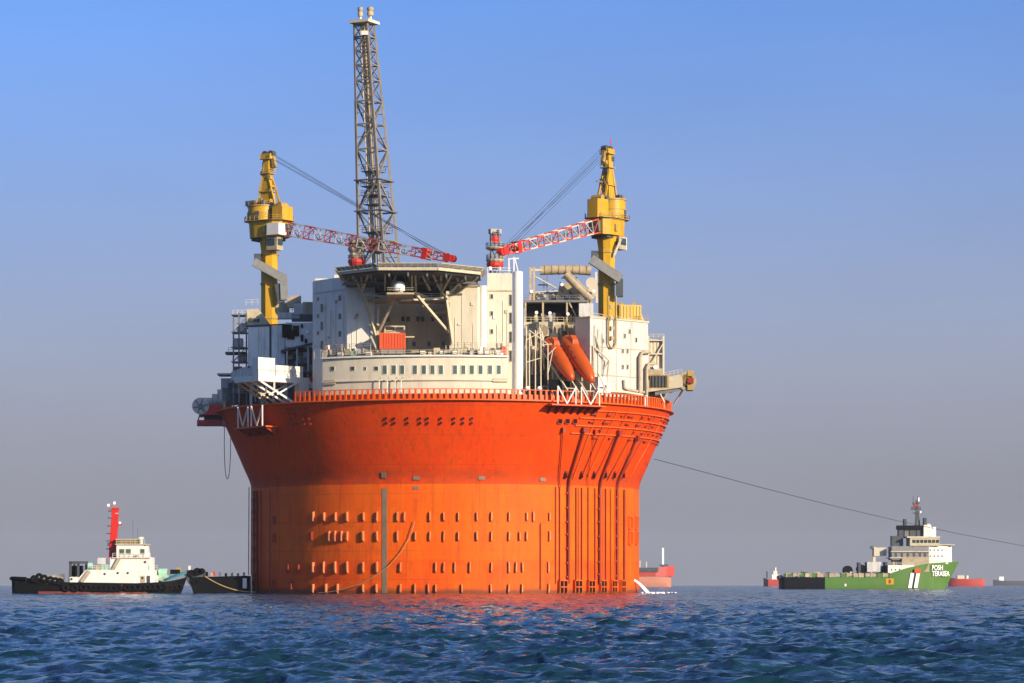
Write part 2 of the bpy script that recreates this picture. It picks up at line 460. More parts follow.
# ------------------------------------------------------------------ the sea
def make_sea():
    rng = np.random.default_rng(11)
    ROWS, COLS = 1250, 600
    near, far = 24.0, 7800.0
    # a grid that is dense where waves can be told apart and coarse far out
    t = np.linspace(0, 1, ROWS)
    d = 1.0 / ((1 / near) * (1 - t) + (1 / far) * t)
    u = np.linspace(-1, 1, COLS)
    X = EYE.x + np.outer(d * 0.22 + 9, u) + np.outer(np.minimum(d * 0.5 + 160, 2600), u ** 9)
    Y = (-680 + d)[:, None] + np.zeros_like(X)
    x0, y0 = X.copy(), Y.copy()
    Z = np.zeros_like(X)
    colsp = np.abs(np.gradient(X, axis=1))
    NW = 90
    lam = np.exp(rng.uniform(math.log(0.40), math.log(5.5), NW))
    th = math.radians(62) + rng.normal(0, 0.62, NW)       # the wind chop runs obliquely towards the shore
    for i in range(NW):
        k = 2 * math.pi / lam[i]
        a = (0.050 if lam[i] < 1.8 else 0.037) / k
        ph = rng.uniform(0, 2 * math.pi)
        att = np.clip((lam[i] / (2.2 * colsp)) - 0.6, 0, 1)
        arg = k * (x0 * math.cos(th[i]) + y0 * math.sin(th[i])) + ph
        s_, c_ = np.sin(arg), np.cos(arg)
        Z += a * att * c_
        X -= 0.75 * a * att * s_ * math.cos(th[i])
        Y -= 0.75 * a * att * s_ * math.sin(th[i])
    # gusts: patches of rougher and smoother water
    g = 1 + 0.30 * np.sin(x0 * 0.11 + y0 * 0.035 + 1.0) * np.sin(y0 * 0.05 - x0 * 0.045)
    Z *= g
    Z[0, :] = Z[-1, :] = -1.5                             # the patch's border dips under the plain sheet
    Z[:, 0] = Z[:, -1] = -1.5
    V = np.stack([X, Y, Z], -1).reshape(-1, 3)
    idx = np.arange(ROWS * COLS).reshape(ROWS, COLS)
    F = np.stack([idx[:-1, :-1], idx[:-1, 1:], idx[1:, 1:], idx[1:, :-1]], -1).reshape(-1, 4)
    # the plain sheet beneath and around it, out to the horizon
    b = len(V)
    S = 7900.0
    V = np.vstack([V, [[-S, -S, -1.4], [S, -S, -1.4], [S, S, -1.4], [-S, S, -1.4]]])
    F = np.vstack([F, [[b, b + 1, b + 2, b + 3]]])
    me = bpy.data.meshes.new('sea')
    me.vertices.add(len(V)); me.vertices.foreach_set('co', V.astype(np.float32).ravel())
    me.loops.add(F.size); me.loops.foreach_set('vertex_index', F.astype(np.int32).ravel())
    me.polygons.add(len(F)); me.polygons.foreach_set('loop_start', np.arange(0, F.size, 4, dtype=np.int32))
    me.update(calc_edges=True)
    me.shade_smooth()
    m = bpy.data.materials.new('sea_water'); m.use_nodes = True
    n = m.node_tree; L = n.links.new
    p = n.nodes['Principled BSDF']
    p.inputs['Base Color'].default_value = (0.006, 0.028, 0.042, 1)
    p.inputs['Roughness'].default_value = 0.11
    p.inputs['IOR'].default_value = 1.333
    geo = n.nodes.new('ShaderNodeNewGeometry')
    # ripples too small for the mesh: they tilt the surface at every distance alike
    def vec(op, a, bb):
        q = n.nodes.new('ShaderNodeVectorMath'); q.operation = op
        for k_, v in enumerate((a, bb)):
            if v is None: continue
            if isinstance(v, tuple): q.inputs[k_].default_value = v
            else: L(v, q.inputs[k_])
        return q.outputs[0]
    nrm = geo.outputs['Normal']
    for sc_, amt in ((0.35, 1.3), (1.3, 2.1), (4.5, 1.5)):
        mp = n.nodes.new('ShaderNodeMapping'); mp.inputs['Scale'].default_value = (0.7, 1.25, 1)
        mp.inputs['Rotation'].default_value = (0, 0, 0.45)
        L(geo.outputs['Position'], mp.inputs['Vector'])
        no = n.nodes.new('ShaderNodeTexNoise'); no.inputs['Scale'].default_value = sc_
        no.inputs['Detail'].default_value = 2.0
        L(mp.outputs[0], no.inputs['Vector'])
        nrm = vec('ADD', nrm, vec('MULTIPLY', vec('SUBTRACT', no.outputs['Color'], (0.5, 0.5, 0.5)), (amt, amt, 0.0)))
    L(vec('NORMALIZE', nrm, None), p.inputs['Normal'])
    me.materials.append(m)
    o = bpy.data.objects.new('sea', me)
    sc.collection.objects.link(o)
    tag(o, 'choppy blue sea with short wind waves', 'sea', kind='structure')
make_sea()

# ------------------------------------------------------------------ the platform's round hull
RH, RK, RD = 45.0, 45.0, 52.3
ZK, ZD, ZB = 23.9, 41.7, 44.3
H = Thing('offshore_platform', 'huge round orange hull of the floating oil platform with flared upper rim', 'platform', (0, 0, 0))
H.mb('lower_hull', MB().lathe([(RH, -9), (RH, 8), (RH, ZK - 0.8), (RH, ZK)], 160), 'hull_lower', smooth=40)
FL = [(RH, ZK), (RH + .06, ZK + .7), (RH + .24, ZK + 1.5), (RH + .56, ZK + 2.4), (RH + 1.0, ZK + 3.4), (RH + 1.55, ZK + 4.6), (RH + 4.3, ZK + 11.0), (RD, ZD - .02)]
def flare_R(z):
    for (r0, z0), (r1, z1) in zip(FL[:-1], FL[1:]):
        if z <= z1: return r0 + (r1 - r0) * max(0, z - z0) / (z1 - z0)
    return RD
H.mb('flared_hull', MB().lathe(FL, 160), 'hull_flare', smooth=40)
H.mb('main_deck', MB().lathe([(0.1, ZD), (RD - 0.9, ZD + 0.02)], 96), 'dark_grey')
H.mb('deck_ledge', MB().lathe([(RD - 0.9, ZD - 0.25), (RD + 0.75, ZD - 0.05), (RD + 0.75, ZD + 0.25), (RD - 0.9, ZD + 0.25)], 160, close=True), 'hull_trim', smooth=30)
BA0, BA1 = math.radians(-37.5), math.radians(255)
bw = H.mb('bulwark', MB().lathe([(RD - 0.55, ZD + 0.25), (RD - 0.30, ZD + 0.25), (RD - 0.30, ZB - 1.2), (RD - 0.55, ZB - 1.2)], 130, a0=BA0, a1=BA1, close=True), 'hull_trim', smooth=30)
H.mb('top_rail', MB().lathe([(RD - 0.1, ZB - 0.3), (RD + 0.15, ZB - 0.3), (RD + 0.15, ZB - 0.14), (RD - 0.1, ZB - 0.14)], 130, a0=BA0, a1=BA1, close=True), 'hull_trim', parent=bw, smooth=30)
npost = 250
for i in range(npost):
    th = 2 * math.pi * i / npost
    if th > math.pi: th -= 2 * math.pi
    if not BA0 < th < 1.75: continue
    H.box('bulwark_post', C(th, RD + 0.02, (ZD + ZB) / 2), (random.uniform(.32, .5), 0.4, ZB - ZD - 0.5 + random.uniform(-.25, .12)), random.choice(('orange_red', 'orange_red', 'hull_trim')), th, bw)

# stand-off fins on the lower hull, in four rows
rows = [
    (511.8, 521.5, [313, 324, 335.5, 347, 363.5, 377, 397.5, 404.5, 430, 444, 458.5, 477, 491.5, 509, 527, 533.5, 549.5]),
    (531, 541.5, [329, 335, 341.5, 347, 363, 377, 397.5, 415.5, 430, 444, 458.5, 477, 491.5, 509, 519.5, 526.5, 549.5]),
    (561.7, 573, [313, 323.5, 335, 347, 363, 377, 400.5, 436, 444, 455, 470, 491.5, 509, 516, 522.5, 548.5]),
    (583.8, 593.0, [313, 326, 337.5, 363, 376.5, 400.5, 415, 428.5, 436, 462, 491, 508.5, 522, 548.5]),
]
fin, _ = MB().side([(-0.34, -1.1), (-0.34, 1.1), (0.15, 1.05), (0.34, 0.8), (0.34, -0.8), (0.15, -1.05)], -0.13, 0.13).mesh('hull_fin', 'fin_paint')
for y0, y1, xs in rows:
    for px in xs:
        th = on_circle(px, RH + 0.3)
        k = (680 - RH * math.cos(th)) / FPX
        z0, z1 = 2 + (HZ - y1) * k, 2 + (HZ - y0) * k
        M = Matrix.Translation(C(th, RH + 0.30, (z0 + z1) / 2)) @ Matrix.Rotation(th - math.pi / 2, 4, 'Z') @ Matrix.Rotation(random.uniform(-.05, .05), 4, 'X') @ Matrix.Diagonal((random.uniform(.8, 1.25), random.uniform(.8, 1.2), (z1 - z0) / 2.2 * random.uniform(.88, 1.08), 1))
        H.put('hull_fin', fin, M)

def zat(py, th, R):
    return 2 + (HZ - py) * (680 - R * math.cos(th)) / FPX
# painted draught gauge and pale test patches
th = on_circle(384.5, RH)
H.mb('draught_gauge', MB().lathe([(RH + 0.02, 0.2), (RH + 0.07, 0.2), (RH + 0.07, ZK - 0.9), (RH + 0.02, ZK - 0.9)], 4, a0=th - 0.0125, a1=th + 0.0125, close=True), 'gauge_grey')
H.mb('draught_gauge', MB().add([C(th - .0115, flare_R(z) + o, z) for z in (ZK + 1.3, ZK + 2.6) for o in (.1, .22)] + [C(th + .0115, flare_R(z) + o, z) for z in (ZK + 1.3, ZK + 2.6) for o in (.1, .22)],
     [(0, 1, 3, 2), (4, 6, 7, 5), (0, 4, 5, 1), (2, 3, 7, 6), (0, 2, 6, 4), (1, 5, 7, 3)]), 'gauge_grey')
for px, py in ((416, 478), (482, 478), (544, 479.5)):
    th = on_circle(px, RH + 0.8); z = zat(py, th, RH + 0.8)
    H.box('hull_patch', C(th, flare_R(z) + 0.03, z), (1.4, 0.25, 0.75), 'gauge_grey', th)
th = on_circle(416, RH); H.box('hull_patch', C(th, RH, zat(488, th, RH)), (1.3, 0.2, 0.7), 'gauge_grey', th)

# pairs of drain ports under the rim
for px in (387, 395, 408, 420.5, 428, 441, 454, 463, 471.5):
    for py in (418.6, 423.0):
        th = on_circle(px, 50); z = zat(py, th, 50)
        p = C(th, flare_R(z) - 0.05, z); q = C(th, flare_R(z) + 0.28, z)
        o = H.rod('drain_port', p, q, 0.34, 'hull_pipe')
        H.rod('port_mouth_shade', q - (q - p) * 0.1, q + (q - p).normalized() * 0.03, 0.24, 'opening_shade', o)  # dark disc on the tube's end paints in the mouth's shade
for px in (290, 296, 302, 308):
    for py in (409, 414, 419, 424):
        th = on_circle(px, 51); z = zat(py, th, 51)
        p = C(th, flare_R(z) - 0.05, z); q = C(th, flare_R(z) + 0.28, z)
        H.rod('drain_port', p, q, 0.34, 'hull_pipe')
for px in (561, 568.5, 576):
    th = on_circle(px, 51); z = zat(421, th, 51)
    o = H.box('hull_hatch', C(th, flare_R(z) - 0.02, z), (1.25, 0.4, 1.15), 'hull_pipe', th)
    H.box('hatch_shade', C(th, flare_R(z) + 0.17, z), (1.0, 0.1, 0.9), 'opening_shade', th, o)  # raised dark plate in place of the hatch's shaded hole

# risers on the right hand side: pipes up the cylinder, some carried on up the flare
for px, r in ((560, .12), (568.3, .32), (576.5, .12), (582, .14), (595.5, .12), (599.5, .33), (606, .15), (616.8, .33), (624.5, .20), (556, .08), (588.5, .10), (611, .10), (540.8, .10)):
    th = on_circle(px, RH + 0.3)
    z0 = 2.2 if px > 550 else 1.0
    z1 = ZK - 0.4 if px > 550 else 15.5
    pts = [C(th, RH + 0.12 + r, z0), C(th, RH + 0.12 + r, z1)]
    H.mb('riser_pipe', MB().tube(pts, r, 8), 'hull_pipe', smooth=60)
    if r > .25:
        for zz in range(4, 23, 3):
            H.box('pipe_clamp', C(th, RH + 0.25, zz + random.uniform(-.3, .3)), (r * 3.2, 0.5, 0.3), 'hull_trim', th)
for (xa, xb, yb, r) in ((568.3, 585, 430, .27), (599.5, 620.5, 433, .28), (616.8, 640, 438, .28), (560, 564, 430, .12), (588, 596, 432, .08)):
    ta = on_circle(xa, RH + 0.3); tb = on_circle(xb, 50.5)
    pts = []
    for i in range(9):
        s = i / 8; t = ta + (tb - ta) * s; z = ZK - 0.4 + (zat(yb, tb, 50) - ZK + 0.4) * s
        pts.append(C(t, max(flare_R(z), RH) + r + 0.3, z))
    H.mb('riser_pipe', MB().tube(pts, r, 8), 'hull_pipe', smooth=60)
    H.box('riser_head', pts[-1], (r * 4.5, 0.9, 1.1), 'hull_pipe', tb)
for i in range(9):
    xa = 574 + i * 6.6 + random.uniform(-1.5, 1.5); ta = on_circle(min(xa, 634), RH + .3); tb = ta + math.radians(2 + i * .8)
    pts = [C(ta + (tb - ta) * s, flare_R(ZK + 1.4 + 15.2 * s) + .18, ZK + 1.4 + 15.2 * s) for s in [j / 6 for j in range(7)]]
    H.mb('riser_pipe', MB().tube(pts, random.choice((.08, .11, .14)), 6), 'hull_pipe' if i % 2 else 'hull_trim', smooth=60)
for i in range(7):
    th = on_circle(557 + i * 11.3 + random.uniform(-2, 2), RH + .2)
    H.mb('riser_pipe', MB().tube([C(th, RH + .16, 3.4), C(th, RH + .16, ZK - .4)], random.choice((.08, .12)), 6), 'hull_trim', smooth=60)
# slots in the knuckle
for px in (568, 584, 596.5, 608, 617, 626):
    th = on_circle(px, 46.6); z = zat(474.5, th, 46.5)
    m = MB().tube([C(th, flare_R(z - .8) - .1, z - .8), C(th, flare_R(z + .8) - .1, z + .8)], 0.42, 10)
    o = H.mb('hull_slot', m, 'hull_pipe', smooth=60)
    H.box('slot_shade', C(th, flare_R(z) + 0.38, z), (0.6, 0.16, 1.5), 'opening_shade', th, o)  # dark block set proud of the slot, its inner shade as colour
# fairlead housings at the water
for px in (563, 578, 591, 603, 613.5, 622.5):
    th = on_circle(px, RH + .4)
    m = MB()
    for sx in (-1, 0, 1):
        m.box(C(th + sx * 0.023, RH + .4, 1.55), (0.18, 0.8, 2.6), th)
    m.box(C(th, RH + .45, 2.95), (2.1, 0.9, 0.25), th)
    m.box(C(th, RH + .45, 1.5), (2.1, 0.9, 0.22), th)
    o = H.mb('fairlead', m, 'hull_trim')
    for sx in (-.5, .5):
        for zz in (0.95, 2.2):
            H.box('fairlead_mouth_shade', C(th + sx * 0.023, RH + .30, zz), (0.85, 0.9, 0.9), 'opening_shade', th, o)  # dark blocks fill the mouths with painted shade
# ribs that step round the right hand side of the flare
for py, R in ((412, .42), (419.5, .40), (427, .38), (434.5, .36)):
    a0 = on_circle(583 - (py - 412) * 0.3, 51.5); z = 2 + (HZ - py - 1.5) * 0.2225
    r0 = flare_R(z)
    H.mb('hull_rib', MB().lathe([(r0 - 0.2, z - 0.22), (r0 + R, z - 0.06), (r0 + R, z + 0.2), (r0 - 0.1, z + 0.22)], 40, a0=a0, a1=math.radians(112), close=True), 'hull_trim', smooth=30)
    for i in range(11):
        if random.random() < 0.25: continue
        t = a0 + 0.07 + i * 0.082 + random.uniform(-.012, .012)
        zz = z - 0.75
        H.box('rib_bracket', C(t, flare_R(zz) + 0.18, zz), (random.choice((0.8, 1.5, 2.1)), 0.5, 0.32), 'hull_pipe', t)
# boxes on the right edge of the lower hull
for py in (523, 538):
    for px in (630.5, 637):
        th = on_circle(px, RH + .2); z = zat(py, th, RH)
        m = MB()
        for dz in (-1.4, 1.4): m.box(C(th, RH + .2, z + dz), (2.6, 0.5, 0.3), th)
        for dt in (-.027, .027): m.box(C(th + dt, RH + .2, z), (0.3, 0.5, 2.6), th)
        H.mb('hull_bracket', m, 'hull_trim')
# ladder, pipes and fittings down the dark left edge
for px, r in ((256.5, .28), (254, .22), (261, .15), (270, .12)):
    th = on_circle(px, RH + .4)
    H.mb('riser_pipe', MB().tube([C(th, RH + .4, -1), C(th, RH + .4, ZK - .5)], r, 8), 'hull_pipe', smooth=60)
for py in (500, 512, 520, 535, 548, 560, 575, 583):
    th = on_circle(254.5, RH + .6)
    H.box('hull_bracket', C(th, RH + .5, zat(py, th, RH)), (1.3, 1.3, 0.9), 'hull_pipe', th)
for px, py in ((275, 520), (275, 538), (289, 569), (299, 569), (292, 585), (275, 584), (312, 536)):
    th = on_circle(px, RH); H.box('hull_fitting', C(th, RH + .2, zat(py, th, RH)), (0.5, 0.7, 1.9), 'hull_pipe', th)

# the two landing platforms with their white M shaped frames
def m_frames(xs, y_top, y_bot, R, label, ledge, under):
    ths = [on_circle(x, R) for x in xs]
    zb = zat(y_bot, sum(ths) / len(ths), R); zt = zat(y_top, sum(ths) / len(ths), R)
    a0, a1 = ths[0] - 0.03, ths[-1] + 0.03
    pl = H.mb('landing_platform', MB().lathe([(R - 3.2, zb - .35), (R + .35, zb - .35), (R + .35, zb - .05), (R - 3.2, zb - .05)], 8, a0=a0, a1=a1, close=True), ledge, label=label)
    n = 7
    for i in range(n):
        t = a0 + (a1 - a0) * (i + .5) / n
        tv = Vector((math.cos(t), math.sin(t), 0)) * 0.16
        tri = [C(t, R + .1, zb - .36), C(t, R - 3.4, zb - .36), C(t, R - 3.4, zb - 2.0)]
        H.mb('bracket', MB().add([p + tv for p in tri] + [p - tv for p in tri], [(0, 1, 2), (5, 4, 3), (0, 3, 4, 1), (1, 4, 5, 2), (2, 5, 3, 0)]), under, parent=pl)
    for i in range(0, len(ths), 3):
        l, m, r = ths[i], ths[i + 1], ths[i + 2]
        H.beam('frame_post', C(l, R, zb), C(l, R, zt), .27, 'white', pl)
        H.beam('frame_post', C(r, R, zb), C(r, R, zt), .27, 'white', pl)
        H.beam('frame_diagonal', C(l, R, zt - .1), C(m, R, zb + .1), .24, 'white', pl)
        H.beam('frame_diagonal', C(r, R, zt - .1), C(m, R, zb + .1), .24, 'white', pl)
    return pl
m_frames([558, 567, 576, 581.5, 590.5, 599.5], 386.5, 404.5, 54.6, 'landing platform with white M frames below the lifeboats', 'hull_trim', 'hull_pipe')
m_frames([238, 242.8, 248, 251.3, 256.5, 262.5], 406, 426.5, 53.4, 'lower landing platform with white M frames on the shaded side', 'orange_red', 'hull_pipe')

# ------------------------------------------------------------------ accommodation block
def XY(px, Y): 
    return (EYE.x + (px - 512) * kk(Y), Y)
ZR = 69.2
A = Thing('accommodation_block', 'tall off-white living quarters block under the helideck with rows of windows', 'building', (-6, -36, ZD))
p313, p347, p375 = XY(313.5, -33.5), XY(347, -43), XY(375, -43.6)
p378, p448 = XY(378, -30), XY(448.5, -30)
p450, p477, p487, p512 = XY(449.5, -46.5), XY(477.5, -46.3), XY(487, -44.3), XY(512, -43.2)
A.mb('left_wing', MB().prism([p313, p347, p375, XY(375, -24), XY(313.5, -16)], ZD, ZR), 'white')  # whiter colour makes up for the shade on this wing
A.mb('right_wing', MB().prism([p450, p477, p487, XY(487, -22), XY(449.5, -22)], ZD, 66.6), 'offwhite')  # darker off-white than the left wing, to hold down the sunlight on it
A.mb('stair_tower', MB().prism([XY(487.3, -44.2), p512, XY(512, -20), XY(487.3, -20)], ZD, ZR + .6), 'offwhite')
A.mb('recessed_wall', MB().prism([(p378[0] - 2, -30), (p448[0] + 2, -30), (p448[0] + 2, -22.5), (p378[0] - 2, -22.5)], ZD, ZR - .3), 'offwhite')
A.mb('round_corner', MB().lathe([(1.05, ZD), (1.05, ZR + .9), (0.9, ZR + 1.1), (0.02, ZR + 1.1)], 20, c=(XY(518, -42.6))), 'white', smooth=40)
A.mb('round_corner', MB().lathe([(.75, ZD), (.75, ZR - .2), (0.02, ZR)], 16, c=XY(316, -33.2)), 'white', smooth=40)
A.mb('round_corner', MB().lathe([(1.0, ZD + 8), (1.0, 66.9), (0.02, 67)], 16, c=XY(482.3, -45.0)), 'white', smooth=40)  # white against the off-white wing paints in the sunlit strip
# wall plates: seams stand proud as battens on the big walls
def battens(a, b, zs, w=.12, material='offwhite', n=0, z0=51, z1=66):
    a3 = Vector((*a, 0)); b3 = Vector((*b, 0)); d = (b3 - a3).normalized(); nn = Vector((d.y, -d.x, 0)) * .05
    for z in zs:
        A.beam('wall_batten', a3 + nn + Vector((0, 0, z)), b3 + nn + Vector((0, 0, z)), .12, material, h=w)
    for i in range(n):
        q = a3.lerp(b3, (i + 1) / (n + 1)) + nn
        A.beam('wall_batten', q + Vector((0, 0, z0)), q + Vector((0, 0, z1)), .1, material, roll=math.atan2(d.y, d.x))
battens(p313, p347, (66.4,), .3, 'grey', 0)
battens(p487, p512, (66.0,), .35, 'beige', 0)
battens((p378[0], -30), (p448[0], -30), (57.2, 61.5), .14, 'grey', 4, 50, 64)
A.box('wing_ledge', (*((Vector((*p450, 66.75)) + Vector((*p477, 66.75))) / 2).to_2d(), 66.75), (p477[0] - p450[0] + .6, .7, .3), 'beige')
def face_rz(a, b):
    return math.atan2(b[1] - a[1], b[0] - a[0])
def wall_window(a, b, px, py, w, h, frame='offwhite', glass='glass'):
    """a window in the wall that runs from a to b in plan"""
    # where the sight line through px meets the wall
    dx = (px - 512) / FPX
    ex, ey = EYE.x, EYE.y
    ax, ay = a; bx, by = b
    # ex + dx*s = ax + (bx-ax)*t ; s = ay + (by-ay)*t - ey
    t = (ex + dx * (ay - ey) - ax) / ((bx - ax) - dx * (by - ay))
    x, y = ax + (bx - ax) * t, ay + (by - ay) * t
    z = 2 + (HZ - py) * (y - ey) / FPX
    return A.window((x, y, z), w, h, face_rz(a, b), frame, glass)
for px, py in ((340, 298), (340, 316.5), (340, 334)): wall_window(p313, p347, px, py, .8, 1.1)
for px, py in ((322, 308), (322, 326), (322, 345)): wall_window(p313, p347, px, py, .7, 1.7)
for px, py in ((318.2, 299), (318.2, 316), (318.2, 333)): wall_window(p313, p347, px, py, .5, .7)
for px, py in ((491.7, 296.5), (491.7, 313.5), (491.7, 331.5)): wall_window(p487, p512, px, py, .55, .95)
for py in (300, 318, 337, 356): 
    A.window((XY(511.2, -43.3)[0] - .1, -43.35, 2 + (HZ - py) * .2178), .4, 2.2, 0, 'beige', 'glass')
for px in (388, 403, 408, 418, 422.6, 433, 440): wall_window((p378[0], -30), (p448[0], -30), px, 319, .75, 1.1, 'grey')
for px in (414, 429, 443): wall_window((p378[0], -30), (p448[0], -30), px, 344, .75, 1.0, 'grey')

# pipes, trays and vents on the outer walls
for wa, wb, xs in ((p313, p347, (326, 331, 336, 344)), (p347, p375, (352, 357, 370)), (p450, p477, (455, 462, 473)), (p487, p512, (497, 503, 507))):
    a3, b3 = Vector((*wa, 0)), Vector((*wb, 0)); dd = (b3 - a3).normalized(); n3 = Vector((dd.y, -dd.x, 0))
    for q, px in enumerate(xs):
        dx = (px - 512) / FPX
        t = (EYE.x + dx * (wa[1] - EYE.y) - wa[0]) / ((wb[0] - wa[0]) - dx * (wb[1] - wa[1]))
        o = a3.lerp(b3, t) + n3 * .06
        z0_, z1_ = random.uniform(50, 54), random.uniform(58, 66)
        A.rod('wall_pipe', o + Vector((0, 0, z0_)), o + Vector((0, 0, z1_)), random.choice((.05, .07)), random.choice(('offwhite', 'white')))
        A.box('wall_vent', o + dd * random.uniform(-1, 1) + Vector((0, 0, random.uniform(53, 64))), (.6, .25, random.choice((.4, .7))), random.choice(('grey', 'beige', 'offwhite')), math.atan2(dd.y, dd.x))
# curved deck house in front, following the rim
RB = 50.2
b0, b1 = on_circle(322.5, RB), on_circle(508, RB)
ZT = 51.4
A.mb('deck_house', MB().lathe([(RB - 5.5, ZD), (RB, ZD), (RB, ZT - .5), (RB - .15, ZT), (RB - 5.5, ZT)], 40, a0=b0, a1=b1, close=True), 'offwhite', smooth=30)
A.mb('deck_house_ledge', MB().lathe([(RB - .1, 46.0), (RB + .35, 46.0), (RB + .35, 46.25), (RB - .1, 46.25)], 40, a0=b0, a1=b1, close=True), 'offwhite', smooth=30)
A.mb('deck_house_ledge', MB().lathe([(RB - .25, ZT - .25), (RB + .45, ZT - .25), (RB + .45, ZT + .12), (RB - .25, ZT + .12)], 40, a0=b0, a1=b1, close=True), 'white', smooth=30)
for px in (385, 394, 402.3, 415, 424, 432.5, 441, 455, 463.3, 471.8, 480.5, 490, 498.7):
    th = on_circle(px, RB); A.window(C(th, RB + .02, zat(369.7, th, RB)), .85, 1.85, th, 'white', 'green_glass')
for px in (333, 353, 376.5):
    th = on_circle(px, RB); A.window(C(th, RB + .02, zat(368.5, th, RB)), .75, .8, th, 'offwhite', 'glass')
th = on_circle(365.5, RB); A.window(C(th, RB + .02, zat(368.5, th, RB)), .3, .6, th, 'offwhite', 'glass')
for px0, px1, py0, py1 in ((324, 336, 380.5, 385), (493, 507, 378.5, 382)):
    t0 = on_circle(px0, RB); t1 = on_circle(px1, RB)
    A.mb('side_opening', MB().lathe([(RB + .02, zat(py1, t0, RB)), (RB + .3, zat(py1, t0, RB)), (RB + .3, zat(py0, t0, RB)), (RB + .02, zat(py0, t0, RB))], 6, a0=t0, a1=t1, close=True), 'beige')
# bolted plates and stanchions low on the deck house
for px in (379, 387, 395, 401):
    th = on_circle(px, RB + .9); z = 44.2
    A.mb('davit', MB().tube([C(th, RB + .9, z - 1), C(th, RB + .9, z + 1.6), C(th + .006, RB + 1.0, z + 2.3), C(th + .014, RB + 1.3, z + 2.5)], .11, 6), 'white', smooth=60)
# roof terrace rail and equipment
A.rail([C(b0 + (b1 - b0) * i / 24, RB - .1, ZT + .1) for i in range(25)], 1.1, material='cream', step=1.6)
for px, w, h, m in ((327.5, 1.0, 2.0, 'red'), (353, 2.0, 1.4, 'pale_green'), (345, 1.5, 1.0, 'offwhite'), (361, 1.4, 1.8, 'grey'), (369, 1.7, 1.1, 'offwhite'), (415, 1.6, 1.2, 'beige'), (424, 1.0, 1.0, 'cream'),
                    (433, 2.0, .9, 'offwhite'), (447, 1.2, 1.2, 'beige'), (459, 1.8, 1.5, 'cream'), (470, 1.4, 1.2, 'offwhite'), (489, 2.2, 1.2, 'cream'), (497, 1.2, 1.5, 'beige'), (503, 1.0, 2.2, 'red')):
    th = on_circle(px, RB - 2)
    A.box('deck_locker', C(th, RB - 2, ZT + h / 2), (w, 1.2, h), m, th)
    if m == 'red': A.box('locker_top', C(th, RB - 2, ZT + h + .45), (w * .7, .8, .9), 'white', th)
for i in range(60):
    px = random.uniform(324, 506); th = on_circle(px, RB - 1.2); h = random.uniform(.4, 2.0)
    if 376 < px < 410: continue
    A.box('deck_locker', C(th, RB - 1.2 - random.random(), ZT + h / 2), (random.uniform(.4, 1.6), .8, h), random.choice(('beige', 'cream', 'offwhite', 'dark_grey', 'steel', 'white')), th)
for px in (338, 366, 420, 440, 452, 478, 484):
    th = on_circle(px, RB - .6); t2 = on_circle(px + 5, RB - .6)
    A.mb('raft_canister', MB().tube([C(th, RB - .6, ZT + .7), C(t2, RB - .6, ZT + .7)], .42, 10), 'white', smooth=50)
for (xa, xb) in ((320, 346), (347, 374), (451, 476), (488, 511)):
    q0, q1 = on_circle(xa, 47), on_circle(xb, 47)
    A.rail([C(q0 + (q1 - q0) * i / 4, 49.0, ZT + 1.9) for i in range(5)], 1.0, material='beige', step=1.2)
    for i in range(5): A.beam('terrace_post', C(q0 + (q1 - q0) * i / 4, 49.0, ZT), C(q0 + (q1 - q0) * i / 4, 49.0, ZT + 2.0), .14, 'beige')
for px in (350, 372, 446, 462, 474, 488, 500):
    th = on_circle(px, RB - 4); h = random.uniform(2, 3.4)
    A.beam('lamp_post', C(th, RB - 4, ZT), C(th, RB - 4, ZT + h), .16, 'cream')
# stairs on the terrace
A.beam('stair', P(378, 352, -46), P(371, 336, -46), .9, 'cream', h=.35)
# roof plant
for px, Y, w, h in ((322, -26, 3, 1.4), (340, -28, 2.4, 2.0), (495, -30, 3, 1.2), (505, -34, 1.6, 1.8), (470, -28, 4, 3.4), (455, -26, 3, 4.2), (430, -25, 5, 1.5)):
    x, y = XY(px, Y); A.box('roof_locker', (x, y, ZR - .2 + h / 2), (w, 2.4, h), random.choice(('grey', 'beige', 'offwhite')))
A.rail([Vector((*XY(487.6, -44), ZR + .6)), Vector((*XY(511.8, -43), ZR + .6)), Vector((*XY(511.5, -22), ZR + .6))], 1.2, material='white')
A.beam('antenna_post', P(509, 277, -38), P(509, 258, -38), .28, 'white')
A.beam('antenna_post', P(514, 277, -38), P(514, 257, -38), .28, 'white')
A.beam('antenna_post', P(508, 259, -38), P(519, 258.4, -38), .28, 'white')
A.beam('antenna_post', P(519, 275, -38), P(515, 258.4, -38), .22, 'white')

